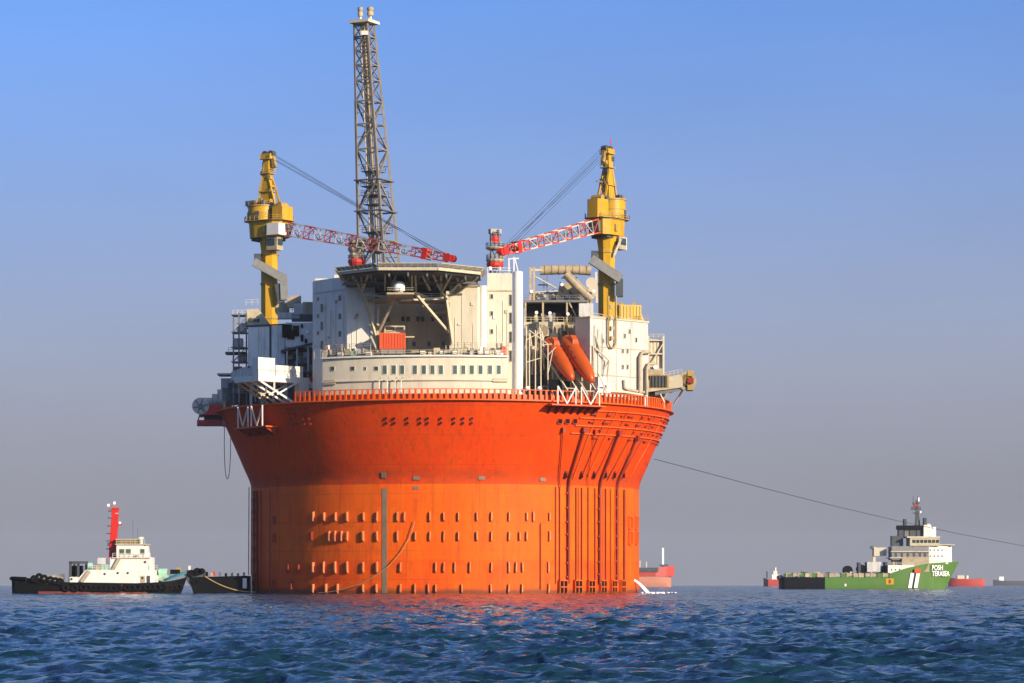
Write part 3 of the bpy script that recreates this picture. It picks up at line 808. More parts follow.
# ------------------------------------------------------------------ helideck
hx, hy, hz, hr = XY(410.5, -50)[0], -50.0, 68.9, 16.2
D = Thing('helideck', 'octagonal helideck on struts with safety net rim above the living quarters', 'helideck', (hx, hy, 64))
octo = [(hx + hr * math.cos(math.radians(22.5 + 45 * i)), hy + hr * math.sin(math.radians(22.5 + 45 * i))) for i in range(8)]
inner = [(hx + (hr - .7) * math.cos(math.radians(22.5 + 45 * i)), hy + (hr - .7) * math.sin(math.radians(22.5 + 45 * i))) for i in range(8)]
D.mb('landing_deck', MB().prism(inner, hz - 1.1, hz - .25, octo), 'dark_grey')
for i in range(8):
    a = Vector((*octo[i], hz - .45)); b = Vector((*octo[(i + 1) % 8], hz - .45))
    n = (a + b) / 2 - Vector((hx, hy, hz - .45)); n.z = 0; n.normalize()
    D.beam('edge_girder', a + n * .12, b + n * .12, .3, 'cream', h=.6)
    # safety net: posts leaning outward and rails
    m = MB()
    k = 9
    for j in range(k + 1):
        q = a.lerp(b, j / k) + n * .2 + Vector((0, 0, .4)); m.bar(q, q + n * .9 + Vector((0, 0, .7)), .15)
    for s in (.35, .7, 1.0):
        m.bar(a + n * (.2 + .9 * s) + Vector((0, 0, .4 + .7 * s)), b + n * (.2 + .9 * s) + Vector((0, 0, .4 + .7 * s)), .12)
    fr = D.mb('net_frame', m, 'cream')
    for j in range(k):
        q0 = a.lerp(b, (j + .08) / k) + n * .24 + Vector((0, 0, .4)); q1 = a.lerp(b, (j + .92) / k) + n * .24 + Vector((0, 0, .4))
        up = n * .8 + Vector((0, 0, .62)); tn = n * .03
        D.mb('net_panel', MB().add([q0, q1, q1 + up, q0 + up, q0 + tn, q1 + tn, q1 + up + tn, q0 + up + tn], [(0, 1, 2, 3), (7, 6, 5, 4), (0, 4, 5, 1), (1, 5, 6, 2), (2, 6, 7, 3), (3, 7, 4, 0)]), 'tower_steel', parent=fr)
for i in range(-3, 4):
    s = math.sqrt(max(0, (hr - 1.5) ** 2 - (i * 4) ** 2))
    D.beam('deck_girder', (hx + i * 4, hy - s, hz - 1.55), (hx + i * 4, hy + s, hz - 1.5), .3, 'steel', h=.75)
    if i > -2: D.beam('deck_girder', (hx - s, hy + i * 4, hz - 2.2), (hx + s, hy + i * 4, hz - 2.2), .3, 'steel', h=.4)
# service gallery under the deck
zg = 63.9
D.mb('service_gallery', MB().prism([XY(364, -46), XY(387, -50), XY(387, -61), XY(414, -61), XY(414, -50), XY(450, -47), XY(450, -40), XY(364, -40)], zg - .4, zg), 'beige')
D.mb('gallery_wall', MB().prism([XY(372, -42), XY(446, -42), XY(446, -36), XY(372, -36)], zg, zg + 2.3), 'dark_grey')
D.rail([Vector((*XY(365, -46.3), zg)), Vector((*XY(387, -50.2), zg)), Vector((*XY(387, -60.8), zg)), Vector((*XY(414, -60.8), zg)), Vector((*XY(414, -50), zg)), Vector((*XY(449.5, -47), zg))], 1.0, material='cream')
strut = [((341, 273, -56), (347, 287, -44)), ((352, 272, -58), (361, 290, -47)), ((369, 272, -60), (362, 291, -47)), ((361, 271, -58), (362, 290, -47)), ((385, 268, -62), (385, 290, -54)),
         ((412, 266, -62), (412, 290, -54)), ((415, 266, -61), (416, 290, -54)), ((432, 272, -60), (441, 291, -48)), ((452, 273, -60), (442, 292, -48)), ((441, 271, -60), (441.5, 291, -48)),
         ((466, 276, -56), (450, 292, -47)), ((477, 277, -54), (456, 294, -46.6)), ((457, 277, -56), (462, 290, -46.6)), ((420, 270, -60), (430, 290, -50)), ((398, 270, -60), (390, 290, -52))]
for a, b in strut: D.beam('deck_strut', P(*a), P(*b), .42, 'cream')
long_ = [((364, 294, -47), (376, 338, -44)), ((395, 297, -52), (379, 331, -43.8)), ((414, 292, -54), (449, 333, -46)), ((441, 292, -48), (449.5, 302, -46.5)), ((446, 296, -48), (452.5, 344, -47)),
         ((364, 294, -47), (400, 299, -52)), ((387, 294, -54), (398, 304, -44)), ((400, 300, -53), (448, 298, -47)), ((430, 313, -40), (447, 312, -44)), ((378, 305, -44), (378, 350, -44)), ((415, 293, -54), (440, 303, -40))]
for i in range(12):                                     # fine bracing between the deck girders and the gallery
    xa = 352 + i * 10; ya = -60 if 4 < i < 8 else -56
    D.beam('fine_brace', P(xa, 271, ya), P(xa + random.choice((-7, 7)), 289 if 366 < xa < 448 else 284, -47.5), .2, random.choice(('cream', 'beige')))
    D.beam('fine_brace', P(xa, 276, ya + 3), P(xa + 10, 277, ya + 3), .16, 'beige')
for a, b in long_: D.beam('raking_strut', P(*a), P(*b), .55, 'cream')

R_ = Thing('radar_dome', 'white radar dome on the gallery under the helideck', 'radar', P(399, 286, -59.3))
c = P(399, 287, -59.3)
R_.mb('pedestal', MB().lathe([(.9, zg), (.9, zg + .5), (.02, zg + .5)], 16, c=(c.x, c.y)), 'offwhite', smooth=40)
R_.mb('dome', MB().lathe([(1.25, zg + .45), (1.3, zg + 1.5), (1.15, zg + 2.0), (.8, zg + 2.35), (.4, zg + 2.5), (.02, zg + 2.55)], 24, c=(c.x, c.y)), 'lamp_white', smooth=50)

K = Thing('shipping_container', 'bright orange corrugated container in the recess below the helideck', 'container', P(392, 348, -45))
cx, cy = XY(392, -45.5); z0 = ZT + 1.6; rz = math.radians(8)
K.mb('skid', MB().box((cx, cy, ZT + .8), (5.6, 2.2, .3), rz).box((cx - 2.2, cy - .3, ZT + .4), (.4, 1.6, .9), rz).box((cx + 2.2, cy + .3, ZT + .4), (.4, 1.6, .9), rz).box((cx, cy, ZT + 1.3), (5.2, 2.0, .7), rz), 'steel')
K.box('shell', (cx, cy, z0 + 1.8), (5.5, 2.3, 3.5), 'container_orange', rz)
Rm = Matrix.Rotation(rz, 3, 'Z')
for i in range(9):
    q = Vector((cx, cy, z0 + 1.8)) + Rm @ Vector((-2.45 + i * .61, -1.19, 0))
    K.box('corrugation', q, (.26, .16, 3.1), 'container_orange', rz)
for sx in (-1, 1):
    K.box('corner_post', Vector((cx, cy, z0 + 1.8)) + Rm @ Vector((sx * 2.72, -1.2, 0)), (.2, .22, 3.6), 'orange_red', rz)
G = Thing('gantry_frame', 'cream portal frame standing behind the orange container', 'frame', (cx + 1, cy + 2.2, ZT))
for dx in (-1.6, 0.6, 2.6): G.beam('post', (cx + dx, cy + 2.2, ZT), (cx + dx, cy + 2.2, zat(326, 0, 43)), .32, 'cream')
for zz in (326.5, 331, 333): G.beam('cross_bar', (cx - 1.75, cy + 2.2, zat(zz, 0, 43)), (cx + 2.75, cy + 2.2, zat(zz, 0, 43)), .3, 'cream')
G.beam('cross_bar', (cx + 2.6, cy + 2.2, zat(337, 0, 43)), (cx + 4.8, cy + 2.2, zat(337, 0, 43)), .3, 'cream')

# ------------------------------------------------------------------ pedestal cranes
def crane(label, px, Y, tip, zs, cab_front, stair, nseg, boom_label):
    """zs: heights of turntable bottom, turntable top, house top, mast top"""
    x, y = XY(px, Y)
    T = Thing('pedestal_crane', label, 'crane', (x, y, ZD), group='yellow cranes on the platform')
    ax = Vector((x, y, 0)); f = (tip - ax); f.z = 0; f.normalize(); s = Vector((-f.y, f.x, 0)); ang = math.atan2(f.y, f.x)
    def W(a, b, z): return ax + f * a + s * b + Vector((0, 0, z))
    z0, z1, z2, z3 = zs
    ped = T.mb('pedestal', MB().lathe([(2.05, ZD), (2.05, z0 - 3.0), (2.5, z0)], 8, c=(x, y), a0=math.pi / 8, a1=math.pi / 8 + 2 * math.pi), 'yellow')
    for zz in (ZD + 22, ZD + 30, z0 - 4):
        T.mb('flange', MB().lathe([(2.0, zz), (2.25, zz), (2.25, zz + .35), (2.0, zz + .35)], 8, c=(x, y), a0=math.pi / 8, a1=math.pi / 8 + 2 * math.pi, close=True), 'gold', parent=ped)
    def slab(name, pts, za, zb, m, parent=None, taper=1.0):
        lo = [(W(a * taper, b * taper, 0).x, W(a * taper, b * taper, 0).y) for a, b in pts]
        hi = [(W(a, b, 0).x, W(a, b, 0).y) for a, b in pts]
        return T.mb(name, MB().prism(lo, za, zb, hi), m, parent, smooth=28)
    oct_ = lambda c, r, w: [(c + r * math.cos(t), w * math.sin(t)) for t in [math.radians(7.5 + 15 * i) for i in range(24)]]
    rear = lambda r: [(-1.9 + r * math.cos(t), r * math.sin(t)) for t in [math.radians(90 + 15 * i) for i in range(13)]]
    tt = slab('turntable', rear(3.25) + [(3.0, -3.1), (4.6, -2.0), (4.6, 2.0), (3.0, 3.1)], z0, z1 - .25, 'yellow', taper=.95)
    slab('turntable_band', rear(3.4) + [(3.1, -3.25), (4.75, -2.1), (4.75, 2.1), (3.1, 3.25)], z1 - .25, z1, 'gold', tt)
    slab('turntable_base', [(-3.6, -2.2), (3.0, -2.2), (3.0, 2.2), (-3.6, 2.2)], z0 - .7, z0 - .01, 'dark_grey', tt)
    rh = slab('winch_house', oct_(-2.1, 3.3, 3.3), z1, z2 - .3, 'yellow')
    slab('house_roof', oct_(-2.1, 3.5, 3.5), z2 - .3, z2, 'gold', rh)
    T.rail([W(-2.1 + 3.3 * math.cos(math.radians(30 * i)), 3.3 * math.sin(math.radians(30 * i)), z2) for i in range(5, 14)], 1.0, material='gold', parent=rh)
    slab('house_band', oct_(-2.1, 3.42, 3.42), (z1 + z2) / 2 - .1, (z1 + z2) / 2 + .15, 'gold', rh)
    wk = slab('walkway', [(-5.9, -1.9), (-4.1, -3.8), (3.2, -3.8), (5.5, -2.5), (5.5, 2.5), (3.2, 3.8), (-4.1, 3.8), (-5.9, 1.9)], z1 + .02, z1 + .14, 'gold')
    T.rail([W(a, b, z1 + .14) for a, b in ((5.4, -2.4), (3.2, -3.7), (-4.1, -3.7), (-5.8, -1.9), (-5.8, 1.9), (-4.1, 3.7), (3.2, 3.7), (5.4, 2.4))], 1.0, material='gold', parent=wk, step=1.2)
    for t_ in (-75, -135, 105, 165):
        t = math.radians(t_); T.box('house_door', W(-2.1 + 3.2 * math.cos(t), 3.2 * math.sin(t), z1 + 1.25), (.5, 1.0, 2.0), 'dark_grey', ang + t, rh)
    T.box('turntable_hatch', W(.8, 3.3 if px > 512 else -3.3, (z0 + z1) / 2 - .2), (1.0, .3, 1.6), 'gold', ang, tt)
    fh = slab('hoist_house', [(2.2, -2.0), (5.0, -2.0), (5.7, -1.3), (5.7, 1.3), (5.0, 2.0), (2.2, 2.0)], z1, z2 - .6, 'yellow')
    T.box('house_vent', W(1.75, 0, (z1 + z2) / 2), (.9, 2.6, 2.2), 'dark_grey', ang, fh)
    T.mb('hoist_drum', MB().tube([W(3.7, -1.4, z2 - .2), W(3.7, 1.4, z2 - .2)], .75, 12), 'gold', fh, smooth=50)
    # mast: twin legs with ties, platforms and sheaves
    mh = z3 - z2
    mast = T.mb('mast', MB().prism([(W(a, b, 0).x, W(a, b, 0).y) for a, b in ((-2.2, -1.1), (.6, -1.1), (.6, 1.1), (-2.2, 1.1))], z1, z3 - 1.2,
                [(W(a, b, 0).x, W(a, b, 0).y) for a, b in ((-1.3, -.75), (.2, -.75), (.2, .75), (-1.3, .75))]), 'yellow')
    for b in (-1.25, 1.25):
        T.beam('mast_stay', W(3.2, b, z1 + 1), W(.1, b * .6, z2 + mh * .55), .42, 'yellow', mast)
        T.beam('mast_stay', W(-2.6, b, z2 - .4), W(-1.0, b * .5, z2 + mh * .75), .36, 'gold', mast)
    for fr, r, m in ((.26, 1.75, 'gold'), (.60, 1.35, 'gold'), (.87, 1.45, 'gold')):
        zz = z2 + mh * fr
        T.box('mast_platform', W(-.5, 0, zz), (r * 2, 2.6, .22), m, ang, mast)
        T.rail([W(-.5 - r, -1.25, zz + .1), W(-.5 - r, 1.25, zz + .1)], .9, material='gold', parent=mast, step=.8)
        T.rail([W(-.5 + r, -1.25, zz + .1), W(-.5 + r, 1.25, zz + .1)], .9, material='gold', parent=mast, step=.8)
    hd = slab('mast_head', [(-1.9, -1.0), (.9, -1.0), (1.3, 0), (.9, 1.0), (-1.9, 1.0)], z3 - 1.5, z3 - .4, 'yellow')
    for a in (-1.0, .7):
        T.mb('sheave', MB().tube([W(a, -.7, z3 - .4), W(a, .7, z3 - .4)], .72, 14), 'dark_grey', hd, smooth=50)
    T.beam('head_stay', W(.9, 0, z3 - .9), W(1.6, 0, z3 - 3.6), .8, 'gold', hd)
    T.beam('aerial', W(-1.2, .4, z3 - .4), W(-1.2, .4, z3 + (2.2 if px > 512 else .6)), .2, 'signal_red', hd)
    # winches, boxes and cable guides that crowd the mast and the house top
    rr = random.Random(int(px))
    for i in range(9):
        zz = z2 + mh * (.1 + .085 * i); a = -.5 + (1.3 if i % 2 else -1.35) * (1 - .035 * i)
        T.box('mast_box', W(a, rr.uniform(-.7, .7), zz), (rr.uniform(.5, 1.1), rr.uniform(.8, 1.5), rr.uniform(.5, 1.1)), rr.choice(('yellow', 'gold', 'gold', 'dark_grey', 'steel')), ang, mast)
    for i in range(5):
        a = -4.6 + i * 1.1; T.box('roof_box', W(a, rr.choice((-1.9, 1.9, -2.3)), z2 + .5), (.8, .7, rr.uniform(.7, 1.3)), rr.choice(('dark_grey', 'gold', 'steel')), ang, rh)
    T.mb('rope_drum', MB().tube([W(1.6, -1.5, z2 - .3), W(1.6, 1.5, z2 - .3)], .8, 12), 'dark_grey', fh, smooth=50)
    for b in (-1.2, 1.2): T.beam('ladder_rail', W(-2.2, b * .3, z2), W(-1.5, b * .3, z3 - 1.5), .12, 'gold', mast)
    T.beam('mast_boom', W(-.5, 0, z2 + mh * .3), W(3.2 if px > 512 else 2.0, -.6, z2 + mh * .3 + .2), .3, 'steel', mast)
    # operator's cab slung below
    cb = T.box('cab', W(cab_front, -1.6 if px < 512 else 1.9, z0 - 1.6), (3.0, 2.4, 3.0), 'beige', ang)
    T.box('cab_window', W(cab_front - .2, -2.85 if px < 512 else 3.15, z0 - 1.3), (2.2, .1, 1.5), 'glass', ang, cb)
    T.box('cab_window', W(cab_front + 1.55, -1.6 if px < 512 else 1.9, z0 - 1.3), (.1, 1.8, 1.5), 'glass', ang, cb)
    # white switch house on the turntable
    if px < 512: T.box('switch_house', W(3.6, -2.2, (z0 + z1) / 2 - .3), (3.4, 3.2, 2.7), 'white', ang)
    else: T.box('switch_house', W(-3.2, 1.6, z0 - 1.6), (2.0, 2.6, 2.8), 'white', ang)
    # stair that winds round the pedestal
    for (a, b, w, h, m) in stair:
        T.beam('stair_casing', P(*a), P(*b), w, 'casing_grey' if m == 'grey' else m, h=h)
    # boom
    tipv = tip
    root = W(4.2, 0, (z0 + z1) / 2 + .1)
    d = (tipv - root).normalized(); up = s.cross(d)
    if up.z < 0: up = -up
    A0 = [root + s * a * 1.15 + up * b * 1.55 for a, b in ((-1, -1), (1, -1), (1, 1), (-1, 1))]
    B0 = [tipv + s * a * .75 + up * b * .85 for a, b in ((-1, -1), (1, -1), (1, 1), (-1, 1))]
    boom = T.mb('boom', MB().bar(root - d * .6, root + d * 1.2, 2.6, 2.4), 'steel', label=boom_label)
    lattice(T, boom, [p + d * .5 for p in A0], B0, nseg, .30, .17, ['boom_red', 'boom_white'], None)
    hd2 = T.mb('boom_head', MB().bar(tipv - d * .5, tipv + d * 1.4, 1.5, 1.6), 'signal_red', boom)
    T.mb('sheave', MB().tube([tipv + d * 1.7 - s * .6, tipv + d * 1.6 + s * .6], .8, 14), 'signal_red', boom, smooth=50)
    q = root.lerp(tipv, .88)
    T.mb('boom_block', MB().bar(q - d * .7, q + d * .7, 2.2, 2.6), 'signal_red', boom)
    T.beam('boom_walkway', root + d * 2 + s * .5, tipv - d * 1.5 + s * .3, .7, 'steel', boom, h=.12)
    # pendant ropes
    top = W(.9, 0, z3 - .7)
    for i in range(6):
        b = (-1.5 + .6 * i); top = W(.9, 0, z3 - .5 - 1.1 * (i % 2))
        T.mb('hoist_rope', MB().tube([top + s * b * .8, (top + s * b * .8).lerp(tipv - d * .4 + up * .8 + s * b * .7, .5) - Vector((0, 0, .35)), tipv - d * (.4 + (i % 3) * 1.5) + up * .8 + s * b * .45], .034, 5), 'wire', smooth=60)
    return T

tipL = P(446.5, 257.5, -25); tipR = P(505, 250.5, -33)
crane('yellow pedestal crane on the shaded side, its red and white boom pointing over the helideck', 269.5, 0, tipL, (82.6, 86.4, 90.2, 102.6), 2.6,
      [((254, 262, -3.4), (283, 278, -3.4), 1.7, 1.9, 'grey'), ((283.5, 275, -3.0), (284.5, 300, -3.0), 1.6, 1.6, 'grey'), ((257.5, 254, -1.5), (257.5, 263, -1.5), 1.5, 1.5, 'dark_grey'), ((278, 284, -2.7), (281.5, 303, -2.7), 1.5, 1.5, 'dark_grey')],
      15, 'red and white lattice boom')
crane('yellow pedestal crane on the sunlit side above the white block', 606.5, 0, tipR, (83.1, 86.9, 91.8, 103.8), -2.2,
      [((591, 259, -3.4), (621, 279, -3.4), 1.8, 2.1, 'grey'), ((619.5, 279, -2.8), (619.5, 297, -2.8), 1.6, 1.6, 'dark_grey'), ((594.5, 251, -1.5), (594.5, 260, -1.5), 1.5, 1.5, 'dark_grey'), ((621, 239, -2), (614, 256, -2), .5, .5, 'offwhite')],
      13, 'red and white lattice boom, shaded')

# boom rests
def rest(label, px, Y, y_base, tiers, legs_mat, topy):
    x, y = XY(px, Y)
    T = Thing('boom_rest', label, 'boom rest', (x, y, ZR - .3), group='boom rests')
    zt = P(px, topy, Y).z
    zb = ZR - .3
    for i in range(4):
        a = math.radians(45 + 90 * i)
        T.beam('leg', (x + 1.5 * math.cos(a), y + 1.5 * math.sin(a), zb), (x + 1.1 * math.cos(a), y + 1.1 * math.sin(a), zt), .32, legs_mat)
    for i in range(4):
        a = math.radians(45 + 90 * i); b = a + math.pi / 2
        for j in range(3):
            za = zb + (zt - zb) * j / 3; zc = zb + (zt - zb) * (j + 1) / 3
            T.beam('brace', (x + 1.4 * math.cos(a), y + 1.4 * math.sin(a), za), (x + 1.2 * math.cos(b), y + 1.2 * math.sin(b), zc), .18, legs_mat)
    for py, r, h, m in tiers:
        z = P(px, py, Y).z
        T.mb('tier', MB().lathe([(.02, z - h / 2), (r * .82, z - h / 2), (r, z), (r, z + h * .3), (r * .9, z + h / 2), (.02, z + h / 2)], 12, c=(x, y)), m)
        T.rail([Vector((x + r * .95 * math.cos(t), y + r * .95 * math.sin(t), z + h / 2)) for t in [math.radians(30 * i) for i in range(13)]], .9, material='beige', step=.8)
    return T
rest('boom rest with beige and dark red tiers under the long boom', 357, -11.5, 266, [(243, 2.0, .5, 'beige'), (250, 2.1, 1.2, 'beige'), (256, 1.7, 1.5, 'cream'), (262.5, 2.1, 1.5, 'red')], 'beige', 240)
T = rest('boom rest with red cage on the roof corner, carrying the shorter boom', 495, -33, 275, [(240, 1.2, 1.6, 'signal_red'), (248.5, 2.1, .6, 'beige'), (261, 2.0, .8, 'beige'), (265.5, 1.9, 1.3, 'red')], 'steel', 230)
for px in (490, 499):
    p = P(px, 268.5, -35.6)
    T.mb('lamp', MB().lathe([(.02, p.z - .45), (.4, p.z - .3), (.48, p.z), (.4, p.z + .3), (.02, p.z + .45)], 10, c=(p.x, p.y)), 'lamp_white', smooth=60)
T.mb('cross_head', MB().box(P(495, 231.5, -33), (2.6, 1.4, 1.0), .4), 'steel')
T.beam('cradle_arm', P(498, 252, -33), P(507, 246, -33), .5, 'beige')
T.beam('cradle_arm', P(499, 263, -33), P(508, 252, -33), .4, 'beige')

# ------------------------------------------------------------------ flare tower
FY = 26.0
F = Thing('flare_tower', 'tall lattice flare tower rising behind the helideck', 'tower', (*XY(381.5, FY), ZD))
def ring(py):
    t = (py - 24) / (262 - 24)
    z = P(0, py, FY).z
    c = Vector((*XY(364.3 + (379 - 364.3) * t, FY), z)); sd = 3.50 + (7.1 - 3.50) * t
    a = math.radians(-28)
    return [c + Matrix.Rotation(a, 3, 'Z') @ Vector((sx * sd / 2, sy * sd / 2, 0)) for sx, sy in ((-1, -1), (1, -1), (1, 1), (-1, 1))]
lv = [24, 37.5, 51, 65.5, 81, 102, 125, 150, 181, 212, 241, 272, 310, 360, 415]
for i in range(len(lv) - 1):
    r0, r1 = ring(lv[i]), ring(lv[i + 1])
    for j in range(4):
        j2 = (j + 1) % 4
        F.beam('tower_leg', r0[j], r1[j], .56 if i > 4 else .46, 'tower_steel')
        F.beam('horizontal_brace', r1[j], r1[j2], .32, 'tower_steel')
        if i < 5:
            F.beam('diagonal_brace', r0[j], r1[j2], .2, 'tower_steel'); F.beam('diagonal_brace', r0[j2], r1[j], .2, 'tower_steel')
        elif (i + j) % 2:
            F.beam('diagonal_brace', r0[j], r1[j2], .32, 'tower_steel')
        else:
            F.beam('diagonal_brace', r0[j2], r1[j], .32, 'tower_steel')
        if i >= 5:
            F.beam('diagonal_brace', r0[j].lerp(r1[j], .5), (r0[j] + r0[j2] + r1[j] + r1[j2]) / 4, .14, 'tower_steel')
# risers inside the lattice
for fx, fy, r, m in ((.35, .45, .34, 'offwhite'), (.55, .40, .42, 'beige'), (.62, .62, .26, 'offwhite'), (.45, .62, .22, 'beige'), (.30, .30, .13, 'offwhite'), (.72, .36, .15, 'tower_steel')):
    pts = []
    for py in (26, 81, 150, 212, 272, 415):
        q = ring(py); pts.append(q[0].lerp(q[1], fx).lerp(q[3].lerp(q[2], fx), fy))
    F.mb('flare_pipe', MB().tube(pts, r, 8), m, smooth=60)
for py, fr in ((46, .5), (77, .45), (172, .75), (187, .8), (196, .8), (205, .7), (233, .8), (245, .8), (252, .7)):
    q = ring(py); c = sum(q, Vector()) / 4
    q = [c + (p - c) * fr for p in q]
    F.mb('rest_landing', MB().prism([(p.x, p.y) for p in q], c.z - .1, c.z + .1), 'steel')
    F.rail([p + Vector((0, 0, .1)) for p in q + q[:1]], 1.1, material='tower_steel', step=1.5)
for py in (181, 212):
    q = ring(py); c = sum(q, Vector()) / 4; q = [c + (p - c) * 1.16 for p in q]
    for j in range(4): F.beam('walkway', q[j], q[(j + 1) % 4], .6, 'steel', h=.25)
q = ring(24); c = sum(q, Vector()) / 4
q2 = [c + (p - c) * 1.55 for p in q]
F.mb('top_platform', MB().prism([(p.x, p.y) for p in q2], c.z, c.z + .7), 'offwhite')
F.box('winch_box', P(365, 33, FY - 2.5), (1.6, .8, 1.0), 'white')
for px, w in ((360.3, .62), (370.3, .75)):
    b = P(px, 22, FY); z = b.z
    st = F.mb('flare_stack', MB().lathe([(.38, z - .2), (.38, z + 1.2), (.32, z + 1.4)], 10, c=(b.x, b.y)), 'offwhite', smooth=50)
    F.mb('flare_tip', MB().lathe([(.32, z + 1.3), (w, z + 1.5), (w * 1.15, z + 2.2), (w * .8, z + 2.6), (w * 1.1, z + 2.8), (w * 1.15, z + 3.4), (w * .6, z + 3.7), (.02, z + 3.7)] if px > 365 else
                            [(.32, z + 1.2), (w, z + 1.4), (w, z + 2.3), (w * .7, z + 2.5), (w * 1.05, z + 2.7), (w * 1.05, z + 3.5), (.02, z + 3.6)], 12, c=(b.x, b.y)), 'beige', st, smooth=50)

# ------------------------------------------------------------------ shaded process module on the left
rz45 = math.radians(-45)
L_ = Thing('process_module', 'grey clad process module on the shaded side below the left crane', 'module', (*XY(270, -10), ZD))
pA, pB = XY(248, -14), XY(285.5, -18.2)
dv = Vector((pB[0] - pA[0], pB[1] - pA[1], 0)); dn = Vector((dv.y, -dv.x, 0)).normalized()
back = lambda p, k: (p[0] - dn.x * k, p[1] - dn.y * k)
L_.mb('module_core', MB().prism([pA, pB, back(pB, 12), back(pA, 12)], 51.4, 60.7), 'dark_grey')
def panel(t0, t1, z0, z1, m, proud=.18):
    a = Vector((*pA, 0)) + dv * t0; b = Vector((*pA, 0)) + dv * t1; n = dn * proud
    return L_.mb('cladding_panel', MB().prism([(a.x, a.y), (a.x + n.x, a.y + n.y), (b.x + n.x, b.y + n.y), (b.x, b.y)], z0, z1), m)
for t0, t1 in ((.02, .285), (.295, .575), (.64, .81), (.82, .985)): panel(t0, t1, 51.8, 60.6, 'panel_grey')
panel(-.02, 1.0, 60.75, 61.1, 'dark_grey', .3)
# sloping housing beside the pedestal
m = MB().side([(XY(244.5, -9)[0], 61.0), (XY(271, -9)[0], 61.0), (XY(270.5, -9)[0], 61.6), (XY(258, -9)[0], 65.4), (XY(246, -9)[0], 65.2)], -9, -5)
L_.mb('sloped_housing', m, 'cream')
for px in (250.5, 254, 258):
    L_.mb('housing_port', MB().tube([P(px, 319.5 + (px - 250) * .1, -8.9), P(px, 319.5 + (px - 250) * .1, -9.25)], .45, 10), 'dark_grey', smooth=50)
L_.rail([P(246, 305.5, -8), P(258, 305, -8)], 1.3, material='grey', step=1.2)
# scaffold tower at the outer edge
for px in (233.5, 239, 246.5):
    for Y in (-9, -4):
        L_.beam('scaffold_post', (*XY(px, Y), ZD), (*XY(px, Y), 64.5 if px > 234 else 63.5), .34, 'steel')
for z in (46, 50, 53.2, 56.5, 60, 64):
    L_.box('scaffold_deck', (XY(240, -6.5)[0], -6.5, z), (3.6, 5.2, .2), 'steel')
    L_.rail([(*XY(232.8, -9.1), z), (*XY(247, -9.1), z)], 1.0, material='grey', step=1.0)
    if z < 63: L_.box('scaffold_locker', (XY(random.uniform(237, 243), -6.5)[0], -6.4, z + 1.2), (random.uniform(1.4, 2.6), 2.5, 2.0), random.choice(('beige', 'grey', 'steel', 'grey')))
for z in (46, 53.2, 60):
    L_.beam('scaffold_brace', (*XY(233.5, -9.2), z), (*XY(246.5, -9.2), z + 3.4), .2, 'steel')
# side galleries hanging out over the rim
L_.box('side_gallery', P(236, 353.5, -6), (4.6, 4, .5), 'dark_grey')
L_.rail([P(228.5, 352.5, -8), P(245, 352.5, -8)], 1.2, material='grey', step=1.0)
L_.box('side_gallery', P(227, 375, 4), (4.0, 6, .4), 'grey')
L_.box('gallery_machine', P(228.5, 386, 3), (3.2, 3.2, 3.4), 'grey')
# plant to the right of the pedestal
z = 60.9
for px, py, Y, w, h, m in ((281, 309, -14, 0, 0, 'beige'),):
    L_.mb('air_receiver', MB().tube([P(278.5, 309, -12), P(289, 308, -12)], 1.25, 14), 'beige', smooth=50)
L_.mb('winch_drum', MB().tube([P(281.5, 310, -14.2), P(281.5, 310, -12.5)], 1.55, 16), 'beige', smooth=50)
for px, py, w, h, m in ((291, 303, 1.6, 2.2, 'beige'), (296, 299.5, 2.2, 1.6, 'beige'), (300, 309, 2.6, 2.4, 'grey'), (308, 309, 2.2, 3.0, 'beige'), (289, 316, 5, 1.4, 'grey'), (303, 318, 5, 1.6, 'dark_grey')):
    L_.box('deck_machine', P(px, py, -15), (w, 2.4, h), m)
L_.rail([P(286, 313, -18), P(312, 311, -18)], 1.2, material='beige', step=1.2)
# inner part: a wall over an open, dark lower bay
pC, pD = XY(285.5, -20.0), XY(314, -20.4)
L_.mb('bay_wall', MB().prism([pC, pD, (pD[0], -12), (pC[0], -12)], 55.6, 61.2), 'panel_grey')
L_.mb('bay_back', MB().prism([(pC[0], -14), (pD[0], -14), (pD[0], -10), (pC[0], -10)], ZD, 55.5), 'steel')
L_.mb('bay_deck', MB().side([(pC[0] - 1, 54.4), (pD[0], 56.2), (pD[0], 56.7), (pC[0] - 1, 54.9)], -21, -12), 'dark_grey')
L_.mb('bay_deck', MB().prism([(pC[0], -22), (pD[0], -22), (pD[0], -12), (pC[0], -12)], 49.6, 50.0), 'dark_grey')
for px in (287, 297, 308): L_.beam('bay_post', (*XY(px, -20.6), ZD), (*XY(px, -20.6), 56), .35, 'grey')
for i in range(30):
    px = random.uniform(286, 311); py = random.uniform(349, 384)
    L_.box('bay_machine', P(px, py, -17), (random.uniform(.8, 2.4), 2, random.uniform(.8, 2.4)), random.choice(('grey', 'steel', 'dark_grey', 'beige')))
for px, py, w, h in ((287, 331, 2.2, 3.0), (291, 335, 1.6, 2.0), (296, 331, 1.4, 2.4)): L_.box('wall_vent', P(px, py, -20.3), (w, .5, h), 'black')
for px, py, w, h in ((302, 338, .6, 1.5), (306, 341, .5, 1.0), (302, 326, .5, .8)): L_.box('wall_vent', P(px, py, -20.5), (w, .4, h), 'black')
p = P(307.5, 332, -21)
L_.mb('flood_lamp', MB().tube([p, p + Vector((0, 1, 0))], .45, 10), 'lamp_white', smooth=50)
